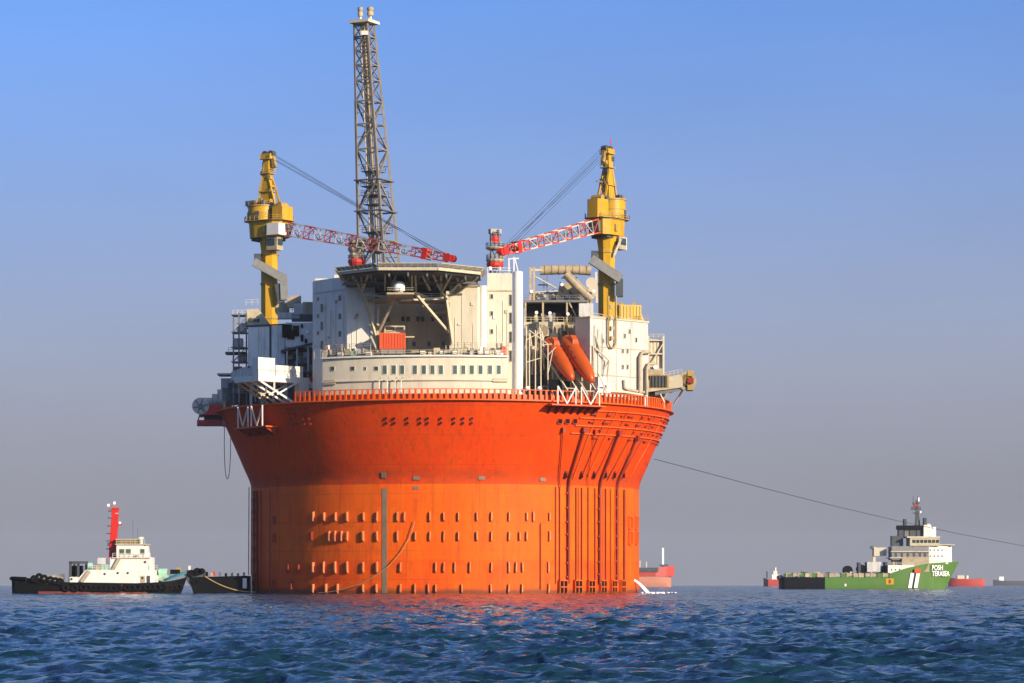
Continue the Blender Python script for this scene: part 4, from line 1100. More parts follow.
for px, py, w, h, m in ((236, 394, 3.4, 5.0, 'dark_grey'), (245, 396, 3.0, 5.5, 'boot_red'), (252, 393, 3.2, 6.0, 'dark_grey'), (261, 394, 3.4, 6.0, 'steel'), (270, 394, 3.0, 5.0, 'dark_grey'), (279, 394, 3.0, 5.5, 'casing_grey'), (240, 384, 2.4, 2.4, 'grey'), (249, 383, 2.0, 3.0, 'steel')):
    L_.box('deck_plant', P(px, py, -7), (w, 3, h), m)
for i in range(10):
    a = random.uniform(234, 285); L_.beam('deck_pipe', P(a, 402, -9.5), P(a + random.uniform(-3, 3), random.uniform(376, 390), -9.5), random.choice((.18, .26)), random.choice(('grey', 'steel', 'beige', 'casing_grey')))
# supports under the clad box
for t in (.05, .35, .65, .95):
    a = Vector((*pA, 0)) + dv * t - dn * .5
    L_.beam('module_leg', a + Vector((0, 0, ZD)), a + Vector((0, 0, 51.5)), .6, 'grey')
L_.mb('under_tank', MB().tube([P(255, 372, -9), P(285, 374, -16)], 2.2, 14), 'grey', smooth=50)
L_.mb('under_duct', MB().add([P(231, 372, -10), P(258, 362, -16), P(258, 372, -16), P(231, 381, -10), P(231, 372, -4), P(258, 362, -10), P(258, 372, -10), P(231, 381, -4)],
      [(0, 1, 2, 3), (7, 6, 5, 4), (0, 4, 5, 1), (1, 5, 6, 2), (2, 6, 7, 3), (3, 7, 4, 0)]), 'grey')

# ------------------------------------------------------------------ white cantilevered laydown platform, sunlit end
Wp = Thing('laydown_platform', 'bright white cantilevered laydown platform with trussed braces over the hull rim', 'platform', XY(282, -30) + (ZD,))
cor = Vector((*XY(258.5, -40.5), 0))
inw = Vector((math.sin(math.radians(48)), math.cos(math.radians(48)), 0)); tan = Vector((-math.cos(math.radians(48)), math.sin(math.radians(48)), 0))
def wpt(a, b, z): return cor + inw * a + tan * b + Vector((0, 0, z))
zd = 47.9
rzW = math.atan2(inw.y, inw.x)
m = MB().prism([(wpt(a, b, 0).x, wpt(a, b, 0).y) for a, b in ((0, 0), (14.5, 0), (14.5, 9), (0, 9))], zd - 1.3, zd)
Wp.mb('deck_slab', m, 'white')
Wp.box('shelter', wpt(2.3, 1.2, zd + 1.95), (4.6, 2.2, 3.9), 'white', rzW)
Wp.box('shelter', wpt(8.6, 1.0, zd + 1.2), (7.6, 1.8, 2.4), 'white', rzW)
for a in (5.2, 7.4, 9.6, 11.8): Wp.box('shelter_batten', wpt(a, .07, zd + 1.35), (.14, .12, 2.3), 'cream', rzW)
Wp.box('shelter_batten', wpt(2.3, .05, zd + 1.2), (4.6, .14, .14), 'cream', rzW)
Wp.box('shelter_batten', wpt(8.6, .05, zd + 1.2), (7.6, .14, .14), 'cream', rzW)
Wp.rail([wpt(0, 0, zd), wpt(0, 9, zd)], 1.2, material='grey', step=1.2)
Wp.box('back_pillar', wpt(12.6, .8, ZD + 2.6), (2.6, 2.0, 5.0), 'white', rzW)
for b in (0.2, 3.2, 6.2, 8.8):
    m_ = 'white' if b < 4 else 'cream'
    Wp.beam('raking_brace', wpt(.6, b, zd - 1.3), wpt(10.5, b, ZD + .2), .42, m_)
    Wp.beam('hanger', wpt(4.5, b, zd - 1.3), wpt(4.5, b, zd - 3.6), .34, m_)
    Wp.beam('raking_brace', wpt(10.5, b, zd - 1.3), wpt(5.2, b, zd - 4.0), .34, m_)
Wp.box('life_ring_box', wpt(14.8, .5, zd - .2), (1.4, 1.2, .9), 'signal_red', rzW)
Wp.box('life_ring_box', wpt(15.2, .5, zd - 1.6), (2.0, 1.4, 1.2), 'white', rzW)
Wp.box('foot_block', wpt(12.4, -1.2, ZD + .9), (4.5, 2.0, 1.9), 'orange_red', rzW)

# ------------------------------------------------------------------ mooring winch out over the left edge
N = Thing('mooring_winch', 'grey mooring winch reel on a red bracket beyond the left rim', 'winch', P(213, 416, -4))
N.mb('bracket_box', MB().prism([XY(200, -8), XY(232, -8), XY(232, 2), XY(200, 2)], P(0, 416, -4).z, P(0, 405, -4).z), 'red')
N.mb('lower_tray', MB().prism([XY(197, -8.3), XY(226, -8.3), XY(226, 2), XY(197, 2)], P(0, 425, -4).z, P(0, 421, -4).z), 'red')
N.mb('under_frame', MB().prism([XY(204, -6), XY(230, -6), XY(230, 1), XY(204, 1)], P(0, 421, -4).z, P(0, 416, -4).z), 'dark_grey')
N.mb('end_post', MB().bar(P(224.5, 427, -8.6), P(224.5, 402, -8.6), .7, .7), 'beige')
N.mb('strut', MB().bar(P(198, 421, -8), P(200, 414, -8), .3), 'steel')
N.mb('reel', MB().tube([P(200.5, 406, -8), P(200.5, 406, 0)], [1.5, 1.5], 24), 'grey', smooth=50)
for Y in (-8.4, 0):
    N.mb('reel_flange', MB().tube([P(200.5, 406, Y), P(200.5, 406, Y + .5)], 1.95, 24), 'grey', smooth=50)
hub = P(200.5, 406, -8.6)
N.mb('reel_hub', MB().tube([hub, hub + Vector((0, -.35, 0))], .55, 12), 'steel', smooth=50)
for i in range(6):
    a = math.radians(60 * i + 12); N.beam('reel_spoke', hub, hub + Vector((1.75 * math.cos(a), 0, 1.75 * math.sin(a))), .24, 'casing_grey')
N.rail([P(203, 405, -8), P(230, 405, -8)], 1.1, material='casing_grey', step=1.0)
for px, py, w, h in ((209, 402, 2.6, 1.8), (216, 400, 1.6, 2.6), (220.5, 398, 1.2, 3.8), (228, 396, 2.6, 3.6), (213, 403.5, 4, .9)):
    N.box('winch_gearbox', P(px, py, -5), (w, 3, h), 'grey' if px < 225 else 'steel')
pts = [P(224.5, 425, -8.5)] + [P(224.2 + 3.2 * (1 - math.cos(math.pi * t)) , 425 + 54 * math.sin(math.pi * t) ** .6, -8.5) for t in [i / 20 for i in range(1, 20)]] + [P(231, 424, -8.5)]
single('hanging_chain', MB().tube(pts, .09, 6), 'casing_grey', 'chain hanging in a loop from the red winch bracket', 'chain', 60)
for i, px in enumerate((249.0, 251.5)):
    a = on_circle(251.5, 45)
    single('hanging_cable', MB().tube([P(px, 487 - 8 * i, 8), P(px - .4, 575, 8)], .11, 6), 'wire', ('taut dark cable hanging down the shaded hull edge, the outer one', 'taut dark cable hanging down the shaded hull edge, against the hull')[i], 'cable', 60)

# ------------------------------------------------------------------ open process frame behind the lifeboats
Q = Thing('equipment_module', 'open beige steel process frame with fat ducts beside the sunlit crane', 'module', (*XY(558, -16), ZD))
YF, YB = -24, -10
zA, zB_, zC = P(0, 322, YF).z, P(0, 300, YF).z, P(0, 268, YF).z
def X(px, Y=YF): return XY(px, Y)[0]
Q.mb('lower_deck', MB().prism([(X(524), YF), (X(591), YF), (X(591), YB), (X(524), YB)], zA - .8, zA), 'cream')
Q.mb('upper_deck', MB().prism([(X(524), YF), (X(589), YF), (X(589), YB), (X(524), YB)], zB_ - .5, zB_), 'steel')
Q.mb('bay_shade_block', MB().prism([(X(525), -20), (X(583), -20), (X(583), YB), (X(525), YB)], zA, zB_ - .5), 'black')  # solid black block stands in for the shade of the open bay
for px in (525.5, 543, 567, 588): Q.beam('frame_post', (X(px), YF + .3, zA), (X(px), YF + .3, zB_), .4, 'beige')
Q.beam('frame_diagonal', (X(568), YF + .3, zB_), (X(579), YF + .3, zA), .3, 'beige')
for px in (530.5, 534): Q.beam('frame_post', (X(px), YF + .3, zB_), (X(px), YF + .3, zC + .2), .5, 'beige')
Q.box('equipment_cabin', P(586, 312, YF - .6), (3.2, 3, 3.6), 'grey')
Q.mb('roof_duct', MB().tube([P(540, 270.5, -18), P(552, 270, -18), P(572, 269.5, -18), P(591, 271, -18)], 1.05, 14), 'beige', smooth=50)
for px in (545, 552, 559, 566, 573, 580, 587): Q.mb('duct_flange', MB().tube([P(px - .5, 270, -18), P(px + .5, 270, -18)], 1.16, 14), 'gold', smooth=50)
Q.mb('sloping_duct', MB().tube([P(566, 274, -20), P(578, 287, -20), P(592, 300, -20)], 1.0, 14), 'beige', smooth=50)
Q.beam('frame_beam', P(530, 270, -22), P(541, 270, -19), .5, 'beige')
Q.beam('frame_beam', P(534, 276, -22), P(556, 288, -20), .35, 'steel')
Q.beam('frame_beam', P(535, 292, -22), P(558, 291, -20), .3, 'steel')
Q.beam('frame_beam', P(566, 270, -23), P(594, 296, -23), .4, 'beige')
Q.beam('frame_post', P(547, 276, -20), P(547, 300, -20), .25, 'steel')
Q.mb('turbine_hood', MB().side([(X(556, -16), zB_), (X(557, -16), zB_ + 2), (X(560, -16), zB_ + 4.6), (X(577, -16), zB_ + 4.6), (X(580, -16), zB_)], -17, -11), 'beige')
Q.mb('turbine_hood', MB().side([(X(556, -18), zB_), (X(556, -18), zB_ + 1.6), (X(568, -18), zB_ + 1.6), (X(568, -18), zB_)], -19, -17.1), 'dark_grey')
Q.mb('vessel', MB().tube([P(538, 297, -15), P(575, 297, -15)], 1.1, 14), 'grey', smooth=50)
for px, py, r in ((591.5, 283, 1.3), (592, 292, 1.1)):
    Q.mb('valve_wheel', MB().tube([P(px, py, -21), P(px, py, -20.4)], r, 14), 'offwhite', smooth=50)
Q.beam('frame_post', P(596, 272, -18), P(597, 303, -18), .5, 'offwhite')
for px, py in ((531.5, 291.5), (536.5, 312.5), (550, 313), (568, 314), (562, 284.5), (594, 291)):
    p = P(px, py, YF - .6)
    Q.mb('flood_lamp', MB().tube([p, p + Vector((0, .7, 0))], .36, 10), 'lamp_white', smooth=50)
for i in range(16):
    px = random.uniform(527, 582); h = random.uniform(.7, 2.2)
    Q.box('deck_machine', (X(px), YF + random.uniform(.9, 2.5), zA + h / 2), (random.uniform(.5, 1.8), 1.2, h), random.choice(('beige', 'cream', 'steel', 'grey')))
Q.rail([(X(524.5), YF + .1, zA), (X(590), YF + .1, zA)], 1.1, material='cream', step=1.4)
Q.rail([(X(524.5), YF + .1, zB_), (X(589), YF + .1, zB_)], 1.1, material='steel', step=1.4)
for i in range(22):
    px = random.uniform(531, 592); py = random.uniform(276, 297)
    Q.beam('frame_beam', P(px, py, -17), P(px + random.choice((0, 0, 8, -8, 14)), py + random.choice((0, 6, 10)), -16.5), random.choice((.16, .22, .3)), random.choice(('steel', 'beige', 'gold', 'dark_grey')))
for i in range(16):
    px = random.uniform(533, 590); h = random.uniform(.8, 3.2)
    Q.box('deck_machine', (X(px, -15), -15 + random.uniform(-1.5, 1.5), zB_ + h / 2), (random.uniform(.7, 2.4), 1.5, h), random.choice(('steel', 'dark_grey', 'beige', 'gold', 'casing_grey')))
# bay below the deck, behind the boats
Q.mb('bay_wall', MB().prism([(X(524, -30), -26), (X(592, -30), -26), (X(592, -30), -20), (X(524, -30), -20)], ZD, zA - .8), 'beige')
for i in range(9):
    px = 527 + i * 7 + random.uniform(-2, 2); Q.beam('bay_post', (*XY(px, -27.5), ZD), (*XY(px, -27.5), zA - .8), random.choice((.3, .45, .6)), random.choice(('cream', 'beige', 'offwhite')))
for i in range(60):
    px = random.uniform(525, 582); py = random.uniform(325, 387)
    Q.box('bay_machine', P(px, py, -29.5), (random.uniform(.5, 2.0), 1.6, random.uniform(.5, 2.6)), random.choice(('beige', 'cream', 'dark_grey', 'steel', 'gold', 'dark_grey')))
for i in range(20):
    px = random.uniform(525, 572); a = random.uniform(326, 350)
    Q.mb('bay_pipe', MB().tube([P(px, a, -31), P(px + random.uniform(-3, 3), a + 16, -31), P(px + random.uniform(-3, 3), a + 38, -31)], random.choice((.14, .22)), 6), random.choice(('cream', 'beige', 'offwhite')), smooth=60)

# white frames left of the boats
V = Thing('davit_frame', 'thin white posts and hoops of the boat station beside the round white corner', 'davit', P(540, 388, -41))
for px, y0, y1 in ((529.5, 334, 391), (535.5, 330, 391), (541, 334, 392), (548, 344, 391), (526.5, 326, 391)):
    V.beam('post', P(px, y1, -41), P(px, y0, -41), .24, 'offwhite')
for (a, b) in (((541, 345, -41), (552, 344, -41)), ((548, 355, -41), (556, 347, -41)), ((527, 362, -41), (541, 358, -41)), ((526, 340, -41), (541, 332, -41)), ((548, 374, -41), (553, 350, -41)), ((529, 330, -41), (548, 344, -41))):
    V.beam('hoop_bar', P(*a), P(*b), .18, 'offwhite')
for px in (527.5, 539.5):
    p = P(px, 388.5, -44); V.mb('lamp', MB().lathe([(.02, p.z - .4), (.5, p.z - .2), (.6, p.z), (.4, p.z + .4), (.02, p.z + .5)], 10, c=(p.x, p.y)), 'lamp_white', smooth=60)
V.box('winch', P(536, 380, -39), (3.4, 1.8, 2.2), 'black')
V.box('winch', P(556, 384, -41), (3.0, 1.8, 2.0), 'black')

# ------------------------------------------------------------------ freefall lifeboats on their ramps
def lifeboat(a, b, r, label, rlabel):
    a, b = P(*a), P(*b); d = (b - a).normalized(); l = (b - a).length
    T = Thing('lifeboat', label, 'lifeboat', (a + b) / 2 - Vector((0, 0, r)), group='freefall lifeboats')
    side = d.cross(Vector((0, 0, 1))).normalized(); up = side.cross(d)
    prof = [(0, .05), (.015, .45), (.06, .75), (.16, .96), (.35, 1.06), (.58, 1.05), (.76, .95), (.88, .76), (.96, .48), (1.0, .16)]
    m = MB(); n = 18
    for t, q in prof:
        for j in range(n):
            an = 2 * math.pi * j / n; w = math.cos(an); v = math.sin(an)
            v = v * (1.05 if v > 0 else .9)
            m.v.append(a + d * l * t + (side * w + up * v) * r * q)
    for i in range(len(prof) - 1):
        for j in range(n): m.f.append((i * n + j, i * n + (j + 1) % n, (i + 1) * n + (j + 1) % n, (i + 1) * n + j))
    m.f.append(tuple(range(n))); m.f.append(tuple(range((len(prof) - 1) * n, len(prof) * n)))
    hull = T.mb('hull', m, 'lifeboat_orange', smooth=50)
    # steering cupola, hatches and the rubbing strake
    c = a + d * l * .2 + up * r * .95
    T.mb('cupola', MB().add([c + d * x * r + side * y * r * .5 + up * z * r for x, y, z in ((-.6, -1, 0), (.9, -1, 0), (.9, 1, 0), (-.6, 1, 0), (-.5, -.8, .42), (.3, -.8, .42), (.3, .8, .42), (-.5, .8, .42))],
         [(0, 1, 2, 3), (4, 5, 6, 7), (0, 1, 5, 4), (1, 2, 6, 5), (2, 3, 7, 6), (3, 0, 4, 7)]), 'lifeboat_orange', hull)
    for sd in (-1, 1):
        pts = [a + d * l * t + side * sd * r * (q + .03) - up * .12 for t, q in prof[1:]]
        T.mb('strake', MB().tube(pts, .1, 6), 'red', hull, smooth=60)
        for t in (.3, .42, .54):
            T.mb('port_light', MB().tube([a + d * l * t + side * sd * r * .86 + up * r * .58, a + d * l * t + side * sd * r * 1.0 + up * r * .66], .17, 8), 'glass', hull, smooth=50)
    T.mb('stern_rudder', MB().tube([a - d * .5, a + d * .1], .5, 10), 'black', hull)
    # ramp
    Rp = Thing('launch_ramp', rlabel, 'ramp', b - Vector((0, 0, 4)), group='lifeboat ramps')
    for sd in (-1, 1):
        o = side * sd * r * .85 - up * r * 1.05
        Rp.beam('ramp_rail', a + o - d * .5, b + o + d * 2.2, .34, 'cream')
        for t in (.1, .55, .95):
            q = a + d * l * t + o
            Rp.beam('ramp_leg', q, Vector((q.x, q.y, max(ZD, q.z - 6 if t < .5 else ZD))), .28, 'cream')
    for t in (0.05, .25, .45, .65, .85, 1.05):
        q = a + d * l * t - up * r * 1.12
        Rp.beam('ramp_tie', q - side * r * .85, q + side * r * .85, .24, 'beige')
    return T
lifeboat((547, 339, -35), (572.5, 380, -43.5), 1.6, 'orange freefall lifeboat beside the thin white posts', 'cream launch ramp of the lifeboat beside the white posts')
lifeboat((564.5, 337, -34), (592.5, 382, -43), 1.75, 'orange freefall lifeboat beside the white block building', 'cream launch ramp of the lifeboat beside the white block')

# ------------------------------------------------------------------ white block on the right
U = Thing('utility_building', 'sunlit white block building with external pipes under the right crane', 'building', (*XY(618, -28), ZD))
c0 = Vector((*XY(590, -38.5), 0)); c1 = Vector((*XY(648, -25.5), 0)); du = (c1 - c0).normalized(); nu = Vector((du.y, -du.x, 0)); wl = (c1 - c0).length
ru = math.atan2(du.y, du.x)
zu = 60.6
cc = (c0 + c1) / 2 - nu * 7
U.mb('block', MB().prism([(p.x, p.y) for p in (c0, c1, c1 - nu * 12, c0 - nu * 4.5)], ZD, zu), 'block_white')
U.mb('roof_edge', MB().prism([(p.x, p.y) for p in (c0 + nu * .2 - du * .2, c1 + nu * .2 + du * .2, c1 - nu * 12, c0 - nu * 4.5 - du * .2)], zu, zu + .35), 'cream')
def uw(px, py, out=0.0):
    dx = (px - 512) / FPX
    t = (EYE.x + dx * (c0.y - EYE.y) - c0.x) / ((c1.x - c0.x) - dx * (c1.y - c0.y))
    q = c0 + (c1 - c0) * t + nu * out
    return Vector((q.x, q.y, 2 + (HZ - py) * (q.y - EYE.y) / FPX))
for px, py in ((629.5, 331.5), (624.5, 336), (622.5, 351), (627.3, 351), (622.5, 367), (627.3, 367), (603, 341), (636, 340)):
    U.window(uw(px, py, .05), .45, .95, ru, 'offwhite', 'glass')
for zz in (48.2, 54.4): U.beam('wall_seam', c0 + nu * .04 + Vector((0, 0, zz)), c1 + nu * .04 + Vector((0, 0, zz)), .14, 'beige', h=.12)
for t in (.22, .45, .7): 
    q = c0.lerp(c1, t) + nu * .04; U.beam('wall_seam', q + Vector((0, 0, ZD)), q + Vector((0, 0, zu)), .1, 'offwhite', roll=ru)
def pipe(pts, r, m): U.mb('wall_pipe', MB().tube([uw(*p) for p in pts], r, 8), m, smooth=60)
pipe([(606.5, 296, .6), (606.5, 343, .6), (608.5, 347.5, .6), (612, 347.5, .6), (614, 343, .6), (614, 296, .6)], .22, 'gold')
pipe([(637.5, 393, .7), (637.5, 357, .7), (640, 352.5, .7), (648, 352, .7)], .38, 'beige')
pipe([(644, 395, .8), (644, 368, .8), (646, 364, .8), (652, 363.5, .8)], .36, 'beige')
pipe([(622.5, 380, .4), (623, 388, .4), (627, 390, .4), (644, 392.5, .4)], .30, 'beige')
pipe([(640.5, 394, .3), (640.5, 358, .3)], .2, 'offwhite')
for px, py in ((609, 318), (610, 328), (610, 338), (609, 307)): U.box('pipe_valve', uw(px, py, .6), (.9, .5, .7), 'beige', ru)
U.rail([uw(591, 318, -.1) + Vector((0, 0, .1)), uw(648, 327, -.1) + Vector((0, 0, .1))], 1.1, material='cream', step=1.3)
for (a, b) in (((592, 346, .3), (605, 360, 1.2)), ((595, 336, .3), (598, 352, .8)), ((605, 360, 1.2), (603, 368, .4)), ((592, 346, .3), (592, 380, .6)), ((601, 386, 1.6), (605, 360, 1.2)), ((591, 372, 2), (600, 392, 2))):
    U.beam('wall_davit', uw(*a), uw(*b), .28, 'cream')
for px in (594, 597.5, 602): U.beam('wall_ladder', uw(px, 392, .3), uw(px, 325 + (px - 594), .3), .14, 'offwhite')
for px, py, w, h in ((596, 383, 2.6, 2.6), (601, 390, 2.0, 2.0), (594, 391, 1.8, 1.8)): U.box('wall_locker', uw(px, py, 1.2), (w, 1.6, h), 'white', ru)
U.mb('kerb_pipe', MB().tube([uw(602, 391, .8), uw(622, 392, .8), uw(640, 395, .8)], .3, 8), 'offwhite', smooth=60)

Yt = Thing('generator_skid', 'yellow ribbed machinery skid on the white block roof beside the crane pedestal', 'machinery', P(628, 322, -22))
g0 = P(628, 314, -24); 
Yt.box('housing', (g0.x, g0.y, zu + .35 + 1.9), (5.2, 3.2, 3.6), 'yellow', ru * .4)
for i in range(7):
    q = Vector((g0.x, g0.y, zu + 2.25)) + Matrix.Rotation(ru * .4, 3, 'Z') @ Vector((-2.3 + i * .77, -1.66, 0))
    Yt.box('housing_rib', q, (.2, .16, 3.2), 'gold' if i % 2 else 'yellow', ru * .4)
for px in (617, 622, 634): 
    p = P(px, 305, -23); Yt.box('vent_cowl', (p.x, p.y, zu + 4.4), (.8, .8, .8), 'gold')
Yt.rail([(g0.x - 3.6, g0.y - 2.2, zu + .35), (g0.x + 4.6, g0.y - .8, zu + .35)], 1.2, material='gold', step=1.0)
Yt.beam('slanted_stay', P(637, 306, -23), P(644, 325, -22), .5, 'beige')

# rack of bottles and the hose gangway on the far right rim
B_ = Thing('bottle_rack', 'cream rack of upright cylinders next to the white block', 'rack', (*XY(657, -14), ZD))
for i, px in enumerate((650.5, 654, 657.5, 661)):
    B_.mb('cylinder', MB().lathe([(.02, 47), (.75, 47.2), (.75, 57.3), (.4, 58), (.02, 58.1)], 12, c=XY(px, -14)), 'cream', smooth=50)
for z in (47.5, 51, 54.5, 57.6): B_.beam('rack_bar', (*XY(648, -15.2), z), (*XY(664, -15.2), z), .3, 'offwhite')
for px in (648.5, 663.5): B_.beam('rack_post', (*XY(px, -15.2), ZD), (*XY(px, -15.2), 58.6), .42, 'offwhite')
B_.beam('rack_bar', (*XY(648.5, -15.3), 51), (*XY(663.5, -15.3), 57), .25, 'offwhite')
B_.rail([(*XY(648, -15.2), 58), (*XY(664, -15.2), 58)], 1.0, material='cream', step=1.0)
B_.mb('base_tank', MB().prism([XY(648, -15), XY(665, -15), XY(665, -10), XY(648, -10)], ZD, 47), 'cream')
p = P(655.5, 367, -16); B_.mb('lamp', MB().tube([p, p + Vector((0, .7, 0))], .5, 10), 'lamp_white', smooth=50)
Gw = Thing('hose_station', 'cream hose loading arm with reel jutting over the right rim', 'hose reel', P(665, 392, -12))
gy = -19
Gw.mb('arm_beam', MB().add([P(*q) for q in ((648, 392, gy), (683, 387, gy), (682, 374, gy), (662, 378, gy), (648, 380, gy), (648, 392, gy + 5), (683, 387, gy + 5), (682, 374, gy + 5), (662, 378, gy + 5), (648, 380, gy + 5))],
       [(0, 1, 2, 3, 4), (9, 8, 7, 6, 5), (0, 5, 6, 1), (1, 6, 7, 2), (2, 7, 8, 3), (3, 8, 9, 4), (4, 9, 5, 0)]), 'cream')
Gw.mb('under_frame', MB().add([P(*q) for q in ((655, 395.5, gy + .5), (683, 390, gy + .5), (682.5, 387.2, gy + .5), (655, 391.4, gy + .5), (655, 395.5, gy + 4.5), (683, 390, gy + 4.5), (682.5, 387.2, gy + 4.5), (655, 391.4, gy + 4.5))],
       [(0, 1, 2, 3), (7, 6, 5, 4), (0, 4, 5, 1), (1, 5, 6, 2), (2, 6, 7, 3), (3, 7, 4, 0)]), 'steel')
for px in (653, 656.3, 659.6, 662.9, 666.2): Gw.box('grille_bar', P(px, 381, gy - .3), (.45, .5, 2.5), 'dark_grey')
Gw.box('grille_frame', P(659.6, 381, gy - .05), (4.3, .3, 3.0), 'gold')
Gw.box('control_cabin', P(655, 373, gy + 1), (3.2, 2.2, 1.5), 'beige')
for Y in (gy, gy + 4): Gw.mb('reel_flange', MB().tube([P(687, 381, Y), P(687, 381, Y + .4)], 2.15, 18), 'beige', smooth=50)
Gw.mb('reel', MB().tube([P(687, 381, gy), P(687, 381, gy + 4.2)], 1.5, 16), 'gold', smooth=50)
for py in (374, 381, 388): Gw.box('reel_bracket', P(690, py, gy + 2), (1.4, 4.6, 1.2), 'gold' if py != 381 else 'hull_pipe')
Gw.rail([P(662, 378, gy), P(682, 374, gy)], 1.1, material='cream', step=.9)
for (a, b) in (((672, 392, gy + 1), (660, 401, gy + 2)), ((684, 388, gy + 1), (674, 404, gy + 4)), ((660, 394, gy), (664, 402, gy + 1))): Gw.beam('strut', P(*a), P(*b), .3, 'offwhite')

# ------------------------------------------------------------------ ships
def ship_hull(m, prof, half=0, n=1):
    """prof: list of (x, deck z, keel z, half breadth at deck, at waterline[, x of the waterline])"""
    b = len(m.v)
    for q in prof:
        x, zd_, zk, bd, bwl = q[:5]; xw = q[5] if len(q) > 5 else x
        for xx, y, z in ((x, -bd, zd_), ((x + xw) / 2, -(bd * .55 + bwl * .45), zd_ * .5), (xw, -bwl, .0), (xw, -bwl * .85, zk), (xw, bwl * .85, zk), (xw, bwl, .0), ((x + xw) / 2, (bd * .55 + bwl * .45), zd_ * .5), (x, bd, zd_)): m.v.append(Vector((xx, y, z)))
    k = 8
    for i in range(len(prof) - 1):
        for j in range(k - 1): m.f.append((b + i * k + j, b + (i + 1) * k + j, b + (i + 1) * k + j + 1, b + i * k + j + 1))
        m.f.append((b + i * k, b + i * k + k - 1, b + (i + 1) * k + k - 1, b + (i + 1) * k))
    m.f.append(tuple(b + j for j in range(k))); m.f.append(tuple(b + (len(prof) - 1) * k + j for j in range(k)))
    return m
def shell_y(prof, x, z):
    """half breadth of that hull at x and height z, never less than the shell itself"""
    best = 0.0
    for p, q in zip(prof[:-1], prof[1:]):
        if p[0] - 4 <= x <= q[0] + 1e-6:
            t = min(1, max(0, (x - p[0]) / (q[0] - p[0])))
            zd_ = p[1] + (q[1] - p[1]) * t
            s = min(1, max(0, z / zd_))
            bd = p[3] + (q[3] - p[3]) * t; bw_ = p[4] + (q[4] - p[4]) * t
            if p[0] <= x: best = bw_ + (bd - bw_) * s
    return best

# tug: local x forward (to the right in the picture), y away from the camera, z up
ty = -26.0; tk = kk(ty)
tx0 = XY(100, ty)[0]
def tu(px): return (px - 100) * tk
def tz(py): return (593.6 - py) * tk
TG = Thing('tugboat', 'white tugboat with a tall red funnel mast and black tyre fenders', 'tugboat', (tx0, ty, 0), world=False)
prof = [(tu(14), tz(578), -1.5, 3.2, 2.4), (tu(18), tz(577.5), -2, 4.4, 4.0), (tu(40), tz(579), -2, 5.0, 4.9), (tu(66), tz(582.5), -2, 5.2, 5.1), (tu(120), tz(583.8), -2, 5.2, 5.1), (tu(155), tz(582.5), -2, 5.0, 4.8), (tu(172), tz(581), -2, 3.8, 3.2), (tu(181), tz(579), -2, 2.0, 1.2, tu(178)), (tu(187), tz(577), -1.5, .4, .2, tu(181))]
hullT = TG.mb('hull', ship_hull(MB(), prof, 0), 'black', smooth=30)
TG.mb('boot_stripe', MB().bar((tu(42), -5.17, .25), (tu(150), -5.14, .22), .25, .5), 'boot_red', hullT)
TG.mb('bow_bulwark', MB().add([(tu(168), -4.1, tz(580.5)), (tu(187), -.6, tz(573.6)), (tu(187), -.6, tz(570.5)), (tu(171), -3.9, tz(576.5)), (tu(168), -3.8, tz(580.5)), (tu(187), -.2, tz(573.6)), (tu(187), -.2, tz(570.5)), (tu(171), -3.6, tz(576.5))],
      [(0, 1, 2, 3), (7, 6, 5, 4), (0, 4, 5, 1), (1, 5, 6, 2), (2, 6, 7, 3), (3, 7, 4, 0)]), 'teal', hullT)
tyre, _ = MB().lathe([(.42 + .27 * math.cos(t), .27 * math.sin(t)) for t in [2 * math.pi * i / 8 for i in range(8)]], 14, close=True).mesh('tyre_fender', 'rubber', 60)
for i, px in enumerate([69, 78, 86.5, 91.5, 96.5, 101.5, 106.5, 111.5, 116.5, 121.5, 130, 135, 140, 145, 150, 155, 160, 165, 170, 175, 180]):
    yy = -5.35 if px < 157 else (-5.35 + (px - 157) * .155)
    z = tz(588) if px < 120 else tz(588 - (px - 120) * .02)
    TG.put('tyre_fender', tyre, Matrix.Translation((tu(px), yy, z + random.uniform(-.1, .1))) @ Matrix.Rotation(math.pi / 2 + random.uniform(-.1, .1), 4, 'X') @ Matrix.Diagonal((1.45, 1.4, 1.3, 1)))
for px, py in ((38, 579), (43, 577), (48, 578.5), (54, 580), (59, 581), (64, 582)):
    TG.put('tyre_fender', tyre, Matrix.Translation((tu(px), -5.3, tz(py))) @ Matrix.Rotation(math.pi / 2, 4, 'X') @ Matrix.Diagonal((1.3, 1.3, 1.2, 1)))
TG.mb('stern_fender', MB().tube([(tu(13.5), 2.5, tz(578.5)), (tu(13.5), -2.6, tz(578.5)), (tu(18), -4.3, tz(578.5)), (tu(30), -4.9, tz(579))], .45, 8), 'rubber', smooth=60)
TG.rail([(tu(38), -4.6, tz(579)), (tu(66), -4.9, tz(582))], 1.0, material='offwhite', step=1.2)
dh = TG.mb('deck_house', MB().prism([(tu(72), -3.6), (tu(158), -3.6), (tu(160), -2.8), (tu(160), 3.6), (tu(72), 3.6)], tz(584.2), tz(577)), 'white')
TG.mb('deck_house_upper', MB().add([(tu(x), y, z) for x, z in ((82, tz(577)), (158.5, tz(577)), (158, tz(570)), (88, tz(570))) for y in (-3.62, 3.4)], [(0, 2, 4, 6), (7, 5, 3, 1), (0, 1, 3, 2), (2, 3, 5, 4), (4, 5, 7, 6), (6, 7, 1, 0)]), 'white', dh)
TG.beam('stair', (tu(84), -3.9, tz(582)), (tu(92), -3.9, tz(571)), .35, 'beige', h=.8)
TG.beam('stair', (tu(115), -3.4, tz(570)), (tu(121), -3.4, tz(559)), .3, 'beige', h=.7)
TG.mb('cabin', MB().prism([(tu(112), -3.0), (tu(151), -3.0), (tu(153), -2), (tu(153), 3), (tu(112), 3)], tz(570), tz(557.5)), 'white')
